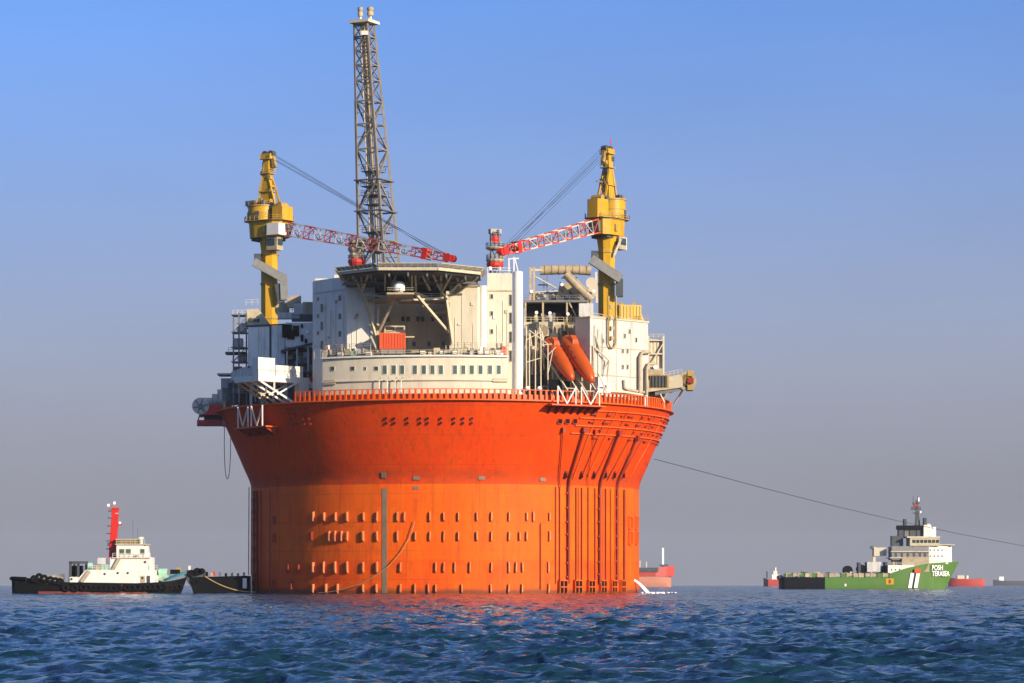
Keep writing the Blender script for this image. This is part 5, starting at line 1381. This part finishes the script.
wh = TG.mb('wheelhouse', MB().prism([(tu(118), -2.6), (tu(146), -2.6), (tu(149), -1.4), (tu(149), 2.6), (tu(118), 2.6)], tz(557.5), tz(544.5), [(tu(118), -2.6), (tu(145), -2.6), (tu(147.5), -1.4), (tu(147.5), 2.6), (tu(118), 2.6)]), 'white')
TG.mb('wheelhouse_deck', MB().prism([(tu(114), -3.3), (tu(152), -3.3), (tu(152), 3.3), (tu(114), 3.3)], tz(558.4), tz(557.4)), 'offwhite')
TG.mb('wheelhouse_roof', MB().prism([(tu(117), -2.9), (tu(149), -2.9), (tu(149), 2.9), (tu(117), 2.9)], tz(545), tz(544)), 'cream', wh)
for px, w in ((123.5, 1.0), (130, 1.0), (144, .85)):
    o = TG.box('window', (tu(px), -2.62, tz(551.5)), (w + .2, .1, 1.2), 'offwhite', 0, wh)
    TG.box('pane', (tu(px), -2.69, tz(551.5)), (w, .06, 1.0), 'green_glass', 0, o)
for px, py in ((147, 562), (138, 556.2), (144.5, 578), (130, 573), (120, 573), (107, 574), (74, 579)):
    TG.mb('porthole', MB().tube([(tu(px), -3.0 if py < 570 else -3.55, tz(py)), (tu(px), -3.15 if py < 570 else -3.72, tz(py))], .25, 10), 'glass', smooth=50)
TG.box('door', (tu(145), -3.66, tz(580)), (.9, .12, 1.9), 'beige'); TG.box('door', (tu(150.5), -3.66, tz(580)), (.7, .12, 1.9), 'dark_grey')
TG.rail([(tu(118), -2.7, tz(544)), (tu(146), -2.7, tz(544))], 1.0, material='cream', step=.9)
TG.box('searchlight', (tu(139), -1.5, tz(541.5)), (1.0, .8, .9), 'dark_grey'); TG.box('radar_post', (tu(142), -1, tz(540.5)), (.6, .6, 1.6), 'white')
TG.box('fire_monitor', (tu(142), -1, tz(538)), (1.1, .5, .35), 'white')
TG.box('fly_bridge_screen', (tu(129), -2.2, tz(542)), (4.6, .1, .7), 'gold')
fm = TG.mb('funnel_mast', MB().add([(tu(x), y, tz(z)) for x, z in ((108.8, 557.5), (116, 557.5), (118.5, 507.5), (112.5, 507.5)) for y in (-.9, .9)], [(0, 2, 4, 6), (7, 5, 3, 1), (0, 1, 3, 2), (2, 3, 5, 4), (4, 5, 7, 6), (6, 7, 1, 0)]), 'signal_red')
for py in (511, 518, 526, 533.5, 541, 549):
    TG.box('mast_step', (tu(111.2 - (py - 507) * .06), -.3, tz(py)), (1.1, 1.3, .22), 'dark_grey', 0, fm)
TG.box('mast_platform', (tu(114.5), 0, tz(509)), (2.0, 1.8, .25), 'red', 0, fm); TG.box('mast_platform', (tu(119), 0, tz(524.5)), (1.4, 1.2, .3), 'signal_red', 0, fm)
TG.beam('mast_top', (tu(114.5), 0, tz(509)), (tu(114.5), 0, tz(503.5)), .3, 'casing_grey', fm)
TG.beam('mast_yard', (tu(108), 0, tz(506.5)), (tu(119.5), 0, tz(506.5)), .18, 'casing_grey', fm)
TG.beam('mast_yard', (tu(107.5), 0, tz(545.5)), (tu(112), 0, tz(545.5)), .16, 'casing_grey', fm)
TG.rod('radar_bar', (tu(111), -.6, tz(513.5)), (tu(118.5), -.9, tz(513.5)), .12, 'white', fm)
TG.box('funnel_grille', (tu(112.2), -.95, tz(553)), (.9, .12, 1.2), 'dark_grey', 0, fm)
for px, py in ((108.5, 505.2), (114.5, 503), (120, 523), (108.3, 544.2)): TG.box('mast_lamp', (tu(px), 0, tz(py)), (.45, .45, .6), 'lamp_white', 0, fm)
TG.beam('whip_aerial', (tu(133), 0, tz(544)), (tu(133), 0, tz(520)), .05, 'wire'); TG.beam('whip_aerial', (tu(138), 0, tz(544)), (tu(137.5), 0, tz(528)), .05, 'wire')
tf = TG.mb('towing_frame', MB().bar((tu(72), -3, tz(583)), (tu(72.5), -3, tz(562.5)), .55).bar((tu(88), -3, tz(577)), (tu(88), -3, tz(562.5)), .4).bar((tu(72), -3, tz(562.5)), (tu(90), -3, tz(562.5)), .55).bar((tu(72), 3, tz(583)), (tu(72.5), 3, tz(562.5)), .55).bar((tu(72), -3, tz(562.5)), (tu(72), 3, tz(562.5)), .5).bar((tu(80), -2.6, tz(583)), (tu(80), -2.6, tz(563)), .5), 'dark_grey')
TG.rail([(tu(90), -3.5, tz(570)), (tu(112), -3.4, tz(570))], 1.0, material='white', step=.9, r=.04)
TG.rail([(tu(152), -3.3, tz(570)), (tu(159), -3.3, tz(570))], 1.0, material='white', step=.9, r=.04)
TG.rail([(tu(114.5), -3.2, tz(557.4)), (tu(152), -3.2, tz(557.4))], .9, material='white', step=1.0, r=.035)
TG.rail([(tu(160), -4.0, tz(582)), (tu(170), -3.8, tz(579))], .9, material='cream', step=.9, r=.04)
TG.beam('rubbing_strake', (tu(40), -5.15, tz(582.5)), (tu(158), -5.2, tz(584.2)), .35, 'rubber', h=.35)
for px in (52, 60, 96, 112, 126, 141): TG.box('freeing_port', (tu(px), -5.2, tz(585.0 if px > 66 else 583.2)), (.8, .12, .35), 'boot_red')
for px, h in ((56, 1.4), (60, .9), (48, .8), (64, 1.6)): TG.box('deck_gear', (tu(px), -2.5, tz(581) + h / 2), (.8, 1.2, h), random.choice(('offwhite', 'steel', 'beige')))
for px in (124, 129, 134): TG.beam('stanchion', (tu(px), -2.4, tz(544)), (tu(px), -2.4, tz(539.5)), .1, 'cream')
TG.box('wheelhouse_awning', (tu(128), 0, tz(539.5)), (5.0, 4.6, .2), 'cream')
TG.box('engine_casing', (tu(76), .5, tz(571)), (2.6, 3.5, 2.4), 'black')
TG.mb('life_raft', MB().tube([(tu(90.5), -3.3, tz(566)), (tu(94.5), -3.3, tz(566))], .75, 12), 'pale_green', smooth=50)
TG.box('locker', (tu(100), -2.8, tz(568)), (1.6, 1, 1.0), 'beige'); TG.box('locker', (tu(107), -2.8, tz(567.5)), (1.4, 1, 1.3), 'pale_green'); TG.box('locker', (tu(103), -1.8, tz(561)), (1.8, 1, 1.4), 'grey')
TG.mb('bow_winch', MB().tube([(tu(160), -1.6, tz(573.5)), (tu(168), -1.6, tz(573.5))], 1.15, 12), 'pale_green', smooth=50)
TG.box('winch_stand', (tu(164), -1.6, tz(578)), (2.6, 2.4, 1.2), 'pale_green')
TG.box('bow_fitting', (tu(176), -1.2, tz(571.8)), (2.2, 1.4, 1.0), 'black'); TG.box('bow_fitting', (tu(179.5), -1.0, tz(570)), (.9, 1, 1.0), 'gold')

# pontoon between the tug and the platform
by = -14.0; bk = kk(by)
BG = Thing('pontoon_barge', 'low black pontoon barge moored against the hull', 'barge', (XY(216, by)[0], by, 0), world=False)
def bu(px): return (px - 216) * bk
def bz(py): return (593.2 - py) * bk
BG.mb('hull', MB().side([(bu(192), bz(577)), (bu(249), bz(575.5)), (bu(249), -1.4), (bu(197), -1.4), (bu(194), bz(589))], -4, 5), 'black')
BG.mb('raised_end', MB().side([(bu(186), bz(575)), (bu(188), bz(570)), (bu(204), bz(569.5)), (bu(205), bz(577)), (bu(196), bz(590)), (bu(190), bz(583))], -3.8, 3), 'dark_grey')
for px, py, r in ((193.5, 573, .8), (199, 571.5, .9), (203.5, 571, .7), (201, 580.5, .7), (196, 580, .7)): BG.mb('bollard', MB().tube([(bu(px), -4.3, bz(py)), (bu(px), -3.2, bz(py))], r, 12), 'rubber', smooth=50)
for px, h in ((208, 1.0), (213, .8), (221, .9), (227, .7), (233, .9), (239, .7), (245, .9)): BG.box('deck_fitting', (bu(px), -2.5, bz(576) + h / 2), (.5, .6, h), random.choice(('steel', 'black', 'beige')))
BG.box('deck_fitting', (bu(190.5), -2, bz(567.5)), (.5, .5, .9), 'white'); BG.box('deck_fitting', (bu(214.5), -2, bz(573.6)), (.6, .5, .9), 'signal_red')
BG.beam('ladder', (bu(246.5), -4.25, bz(578)), (bu(246.5), -4.25, bz(588)), .9, 'grey')

def sag(a, b, s, n=16):
    return [a.lerp(b, i / n) - Vector((0, 0, s * 4 * (i / n) * (1 - i / n))) for i in range(n + 1)]
single('mooring_rope', MB().tube(sag(P(205, 576.5, -18.2), P(256, 592.0, -18.2), 1.0), .13, 8), 'rope', 'pale rope sagging from the pontoon barge into the water', 'rope', 60)
pts = []
for px, py in ((318, 593.0), (330, 592), (345, 589), (362, 583.5), (376, 575), (390, 565), (402, 551), (410, 537), (415, 521)):
    th = on_circle(px, RH + .5); pts.append(C(th, RH + .55, zat(py, th, RH + .5)))
single('mooring_rope', MB().tube(pts, .09, 8), 'rope', 'pale slack rope draped across the orange hull beside the grey gauge stripe', 'rope', 60)
a = P(654, 459, -10); e = P(1040, 549, 400)
pts = []
for px, py, Y in ((654, 459, -12), (700, 471, 40), (760, 487.2, 90), (826, 504, 150), (892, 519.5, 210), (960, 534, 270), (1024, 546, 330), (1080, 556, 380)): pts.append(P(px, py, Y))
single('tow_line', MB().tube(pts, .075, 6), 'wire', 'long thin tow wire running from the hull rim out past the green ship', 'tow line', 60)

# green anchor handler
gy = 670.0; gk = kk(gy)
GS = Thing('supply_vessel', 'green hulled offshore supply vessel with white superstructure and white slanted stripes', 'ship', (XY(869, gy)[0], gy, 0), world=False)
def gu(px): return (px - 869) * gk
def gz(py): return (589.0 - py) * gk
B = 8.0
pf = [(gu(780), gz(577.5), -3, B * .9, B * .8), (gu(783), gz(577), -3, B, B * .95), (gu(823), gz(577), -3, B, B)]
hs_ = GS.mb('stern_hull', ship_hull(MB(), pf, 0), 'black', smooth=30)
pf = [(gu(823.2), gz(577), -3, B, B), (gu(876), gz(576.5), -3, B, B), (gu(886), gz(574), -3, B, B), (gu(905), gz(568), -3, B, B * .98), (gu(925), gz(563.5), -3, B * .9, B * .75), (gu(940), gz(562.5), -3, B * .72, B * .42, gu(936)), (gu(951), gz(562), -3, B * .44, B * .12, gu(941)), (gu(959), gz(561.5), -3, B * .05, .05, gu(945))]
hg = GS.mb('hull', ship_hull(MB(), pf, 0), 'green', smooth=30)
# the stern section is black, the rest of the hull green
GS.mb('stern_roller', MB().tube([(gu(780), -6, gz(577.5)), (gu(780), 6, gz(577.5))], 1.1, 10), 'dark_grey', smooth=50)
for i, px in enumerate(range(785, 893, 6)):
    GS.box('bulwark_panel', (gu(px + 2.6), -B + .1, gz(575.2)), (gk * random.uniform(4.2, 5.7), .3, random.uniform(1.1, 1.9)), random.choice(('beige', 'cream', 'steel', 'green', 'beige')))
    GS.box('bulwark_stay', (gu(px), -B - .08, gz(575)), (.45, .3, 2.2), 'dark_grey' if i % 2 else 'beige')
for i in range(34):
    px = random.uniform(786, 884); h = random.uniform(.8, 2.6)
    GS.box('deck_cargo', (gu(px), random.uniform(-6.5, 5), gz(577) + h / 2), (random.uniform(.6, 2.6), random.uniform(1, 3), h), random.choice(('beige', 'dark_grey', 'steel', 'cream', 'black', 'boot_red')))
GS.box('cargo_rail', (gu(838), -B + .6, gz(573.6)), (gk * 110, .4, .35), 'beige')
for px in (909.0, 914.7):
    yy = -B - .12
    GS.mb('painted_stripe', MB().add([(gu(px - 1.9 + dx), -B + o - .0, gz(z)) for dx, z in ((-1.4, 587.8), (1.4 + .8, 587.8), (3.9 + .8, 573), (1.2, 573)) for o in (-.14, -.05)],
          [(0, 2, 4, 6), (7, 5, 3, 1), (0, 1, 3, 2), (2, 3, 5, 4), (4, 5, 7, 6), (6, 7, 1, 0)]), 'lamp_white', hg)
GS.box('hull_crest', (gu(887.5), -B - .05, gz(581.5)), (gk * 8, .2, gk * 6), 'yellow', 0, hg)
GS.box('hull_crest_mark', (gu(887.5), -B - .18, gz(581.5)), (gk * 2, .1, gk * 3.5), 'boot_red', 0, hg)
GS.box('hull_mark', (gu(843.5), -B - .06, gz(585)), (gk * 1.6, .15, gk * 2.4), 'lamp_white', 0, hg)
def lettering(txt, px0, px1, py, h, yoff):
    cu = bpy.data.curves.new('lettering', 'FONT'); cu.body = txt; cu.extrude = .02; cu.offset = .022
    ob = bpy.data.objects.new('lettering_curve', cu); sc.collection.objects.link(ob)
    dg = bpy.context.evaluated_depsgraph_get(); me = bpy.data.meshes.new_from_object(ob.evaluated_get(dg))
    bpy.data.objects.remove(ob)
    xs = [v.co.x for v in me.vertices]; ys = [v.co.y for v in me.vertices]
    wx = max(xs) - min(xs); wy = max(ys) - min(ys)
    # fit into its rectangle on the bow plating (the bow narrows towards the stem)
    for v in me.vertices:
        x = gu(px0) + (v.co.x - min(xs)) / wx * (gu(px1) - gu(px0)); z = gz(py) + (v.co.y - min(ys)) / wy * h; d = v.co.z
        v.co = (x, -shell_y(pf, x, z) - .55 + d, z)
    me.materials.clear(); me.materials.append(MATS['lamp_white'])
    GS.put('lettering', me, Matrix.Identity(4), hg, 'white ship name lettering on the bow')
lettering('POSH', 930, 941, 570.2, gk * 5.0, 0)
lettering('TERASEA', 930, 948.5, 576.2, gk * 5.2, 0)
def gbox(name, x0, x1, y0, y1, hw, m, parent=None, yc=0.0):
    return GS.box(name, (gu((x0 + x1) / 2), yc, gz((y0 + y1) / 2)), (gu(x1) - gu(x0), hw * 2, abs(gz(y0) - gz(y1))), m, 0, parent)
gbox('deck_house', 886, 912, 565, 577, 7.2, 'white')
gbox('deck_house', 900, 927, 557, 572, 7.0, 'beige')
gbox('accommodation', 890, 927, 546.5, 560, 6.2, 'casing_grey')  # grey darkened to carry the shadows of the decks above
gbox('accommodation_band', 888, 928, 557.4, 558.4, 6.9, 'offwhite'); gbox('accommodation_band', 889, 928, 551.4, 552.2, 6.9, 'offwhite')
for px in (893, 899, 905, 911, 917, 922): gbox('door_recess_shade', px, px + 2.2, 553, 557, 6.3, 'dark_grey')  # dark blocks on the wall paint in shaded recesses
for px in (928, 932, 936, 940):
    for py in (549.5, 555.5): gbox('porthole', px, px + 1.1, py, py + 1.3, shell_y([(gu(923), 1, 0, 6.0, 6.0), (gu(946), 1, 0, 4.6, 4.6)], gu(px), 0) + .15, 'glass')
for px in (889, 893, 897, 901): gbox('porthole', px, px + 1.0, 569, 570.5, 7.3, 'glass')
GS.mb('forecastle_house', MB().prism([(gu(923), -6.0), (gu(946), -4.6), (gu(951), -2), (gu(951), 2), (gu(946), 4.6), (gu(923), 6)], gz(564), gz(545)), 'white')
gbox('forecastle_deck', 922, 953, 544.3, 545.4, 5.6, 'cream')
br = gbox('bridge', 908, 937.5, 538, 546, 6.6, 'cream')
for i in range(7): gbox('bridge_window', 910.5 + i * 3.9, 913.5 + i * 3.9, 540, 543, 6.72, 'glass', br)
gbox('bridge_roof', 905, 938, 536.6, 538, 6.9, 'offwhite')
GS.mb('wheelhouse_top', MB().prism([(gu(922.5), -4), (gu(931), -4), (gu(934), -2.5), (gu(934), 4), (gu(922.5), 4)], gz(537), gz(525), [(gu(922.5), -4), (gu(928), -4), (gu(930), -2.5), (gu(930), 4), (gu(922.5), 4)]), 'white')
gbox('satellite_dome', 932.5, 935.5, 527, 537, 1.4, 'lamp_white'); gbox('satellite_dome', 927, 930, 524, 528, 1.2, 'white')
gbox('funnel_deck', 897, 924, 525.5, 529.5, 3.4, 'black'); 
for x0, x1, y0, y1 in ((898, 902.5, 529, 546), (909, 915, 529, 538), (916, 922, 529, 538), (891, 899, 536, 546), (903.5, 906, 519, 526), (923.5, 926, 518, 526)): gbox('funnel', x0, x1, y0, y1, 2.6, 'dark_grey')
gbox('funnel_casing', 904, 922, 529, 538, 2.2, 'steel')
mst = GS.mb('mast', MB().bar((gu(916), 0, gz(526)), (gu(917), 0, gz(500)), 1.1).bar((gu(919.5), 0, gz(526)), (gu(917.5), 0, gz(508)), .7).bar((gu(911), 0, gz(509)), (gu(921), 0, gz(509)), .8), 'dark_grey')
for py, w in ((503, 7), (507, 9), (513, 6)): GS.box('mast_platform', (gu(916), 0, gz(py)), (gk * w, 2.0, .4), 'dark_grey', 0, mst)
gbox('mast_lamp', 914, 917, 504, 507, 1.0, 'red', mst); gbox('mast_lamp', 918, 919.3, 497.5, 501.5, .4, 'lamp_white', mst); gbox('mast_lamp', 920, 921.3, 511, 513, .4, 'lamp_white', mst)
for px in (913.3, 917.5): GS.beam('whip_aerial', (gu(px), 0, gz(505)), (gu(px), 0, gz(496)), .25, 'dark_grey')
cr = gbox('deck_crane', 872.5, 875.5, 547, 562, 1.0, 'offwhite'); gbox('crane_house', 873.5, 886, 547.5, 556, 1.6, 'offwhite', cr); gbox('crane_cap', 870.5, 873.5, 546, 549, 1.0, 'dark_grey', cr)
gbox('rescue_boat', 912, 918, 569, 573, 1.2, 'orange_red', None, -7.4)
for x0, x1, y0, y1, m in ((884, 892, 562, 574, 'dark_grey'), (880, 886, 566, 574, 'black'), (892, 898, 560, 566, 'beige'), (866, 880, 562, 572, 'grey')): gbox('deck_winch', x0, x1, y0, y1, 4.2, m)
GS.mb('tow_drum', MB().tube([(gu(847.5), -3, gz(570.3)), (gu(847.5), 3, gz(570.3))], gk * 4.6, 16), 'black', smooth=50)
GS.mb('tow_drum', MB().tube([(gu(861), -3, gz(569)), (gu(861), 3, gz(569))], gk * 4.4, 16), 'black', smooth=50)
gbox('drum_frame', 857.5, 860, 562.5, 573, 3.2, 'dark_grey'); gbox('drum_frame', 865.5, 868.5, 562.5, 573, 3.2, 'dark_grey'); gbox('drum_frame', 843.5, 851.5, 572.2, 574.5, 3.2, 'steel')
GS.rail([(gu(926), -6.2, gz(562.8)), (gu(951), -3.2, gz(561.8))], 1.1, material='offwhite', step=3, r=.08)
GS.rail([(gu(886), -7.0, gz(565)), (gu(911), -7.0, gz(565))], 1.2, material='offwhite', step=3, r=.08)

# red tanker behind the platform
ry = 1900.0; rk = kk(ry)
RT = Thing('tanker', 'red tanker with pink lower hull half hidden behind the platform', 'ship', (XY(620, ry)[0], ry, 0), world=False)
def ru_(px): return (px - 620) * rk
def rzz(py): return (587.0 - py) * rk
def tank(pts, w, name, m, parent=None):
    mb = MB()
    ship_hull(mb, [(ru_(x), rzz(t), -2, w * f, w * f * .9) for x, t, f in pts], 0)
    return RT.mb(name, mb, m, parent, smooth=30)
rh_ = tank([(540, 576.5, .9), (560, 576.5, 1), (655, 576.5, 1), (666, 576.5, .7), (671, 576.5, .15)], 13, 'lower_hull', 'antifoul_pink')
mb = MB()
for sgn in (0,):
    pr = [(540, .9, 567.5), (560, 1, 567.5), (655, 1, 568), (666, .75, 566.5), (674, .2, 565.5)]
    b = len(mb.v)
    for x, f, tp in pr:
        for y, z in ((-13.2 * f, tp), (-13.2 * f, 576.6), (13.2 * f, 576.6), (13.2 * f, tp)): mb.v.append(Vector((ru_(x), y, rzz(z))))
    for i in range(4):
        for j in range(4): mb.f.append((i * 4 + j, (i + 1) * 4 + j, (i + 1) * 4 + (j + 1) % 4, i * 4 + (j + 1) % 4))
    mb.f += [(0, 1, 2, 3), (16, 17, 18, 19)]
RT.mb('upper_hull', mb, 'tanker_red')
RT.mb('deck_gear', MB().box((ru_(615), -13.5, rzz(569.8)), (rk * 85, 1.0, rk * 4.2)), 'dark_grey')
RT.beam('foremast', (ru_(663), 0, rzz(567)), (ru_(663), 0, rzz(548)), 1.6, 'lamp_white')
for px in (640, 646.5): RT.beam('deck_post', (ru_(px), 0, rzz(568)), (ru_(px), 0, rzz(560.5 + (px - 640) * .2)), .9, 'offwhite')
RT.box('windlass', (ru_(664), 0, rzz(565.5)), (rk * 8, 6, rk * 2), 'dark_grey')
RT.box('bridge_house', (ru_(556), 0, rzz(557)), (rk * 16, 20, rk * 18), 'white')

def small_ship(px, y, length_px, wl, hullm, house, label, deck_py, bow=1, house_m='white'):
    k = kk(y)
    S = Thing('distant_ship', label, 'ship', (XY(px, y)[0], y, 0), world=False)
    L2 = length_px * k / 2; zt = (wl - deck_py) * k
    S.mb('hull', ship_hull(MB(), [(-L2, zt, -2, 5, 4.6), (-L2 * .9, zt, -2, 6, 5.6), (L2 * .5, zt, -2, 6, 5.6), (L2 * .85, zt * 1.15, -2, 3.4, 2), (L2, zt * 1.25, -1, .3, .1)], 0) if bow > 0 else
         ship_hull(MB(), [(-L2, zt * 1.25, -1, .3, .1), (-L2 * .85, zt * 1.15, -2, 3.4, 2), (-L2 * .5, zt, -2, 6, 5.6), (L2 * .9, zt, -2, 6, 5.6), (L2, zt, -2, 5, 4.6)], 0), hullm, smooth=30)
    for i, (x0, x1, y0, y1, m) in enumerate(house):
        S.box('deck_house' if i == 0 else 'superstructure', ((((x0 + x1) / 2) - px) * k, 0, (wl - (y0 + y1) / 2) * k), ((x1 - x0) * k, 7, (y1 - y0) * k), m)
    return S
small_ship(772, 2700, 17, 586, 'tanker_red', [(771.5, 779, 574, 579.5, 'white'), (773, 777, 570.5, 574, 'white'), (775, 776, 567, 571, 'lamp_white'), (766.5, 767.5, 571, 578, 'dark_grey')], 'small red ship with white house beyond the stern of the green vessel', 579, -1)
small_ship(966, 2500, 36, 586, 'tanker_red', [(957, 964, 574.8, 578.5, 'offwhite'), (966, 968, 575, 578.5, 'white'), (978, 982.5, 578, 585, 'dark_grey')], 'low red ship beyond the bow of the green vessel', 578.3, -1)
small_ship(1020, 5200, 54, 585.8, 'dark_grey', [(999, 1003.5, 576.8, 581, 'lamp_white')], 'faint grey ship far out with a white house', 581, -1)

# discharge water and foam
d0 = P(634.5, 580, -8)
th = on_circle(634.5, RH); s0 = C(th, RH - .3, zat(580, th, RH))
dirn = Vector((math.sin(th + .5), -math.cos(th + .5), 0))
pts = [s0 + dirn * (3.4 * t) + Vector((0, 0, -s0.z * t ** 1.35)) for t in [i / 8 for i in range(9)]]
single('discharge_jet', MB().tube(pts, [.25, .3, .34, .36, .4, .44, .48, .52, .56], 10), 'foam', 'white jet of water pouring from the hull at the waterline', 'water jet', 60)
m = MB()
def foam_patch(c, w, d_, n):
    for i in range(n):
        x = c.x + random.gauss(0, w); y = c.y + random.gauss(0, d_); r = random.uniform(.12, .35)
        m.lathe([(.02, .34), (r * .7, .28), (r, .1), (r * 1.1, -.3)], 7, c=(x, y))
foam_patch(Vector((pts[-1].x + 1.2, pts[-1].y - .5, 0)), 1.2, .7, 26)
foam_patch(Vector((pts[-1].x + 4.0, pts[-1].y, 0)), 1.6, .6, 14)
fo = single('foam', m, 'foam', 'white foam where the discharge jet meets the sea', 'foam', 60); fo['kind'] = 'stuff'

# ------------------------------------------------------------------ sea haze
hm = bpy.data.materials.new('haze'); hm.use_nodes = True
n = hm.node_tree
for q in list(n.nodes):
    if q.type != 'OUTPUT_MATERIAL': n.nodes.remove(q)
pv = n.nodes.new('ShaderNodeVolumePrincipled')
pv.inputs['Color'].default_value = (0.66, 0.73, 0.84, 1)
pv.inputs['Density'].default_value = 0.00003
pv.inputs['Anisotropy'].default_value = 0.0
n.links.new(pv.outputs[0], [q for q in n.nodes if q.type == 'OUTPUT_MATERIAL'][0].inputs['Volume'])
me, c = MB().box((0, 0, 71), (15990, 15990, 148)).mesh('haze', 'white')
me.materials.clear(); me.materials.append(hm)
ho = bpy.data.objects.new('haze', me); ho.location = c
sc.collection.objects.link(ho)
tag(ho, 'thin pale sea haze', 'haze', kind='stuff')
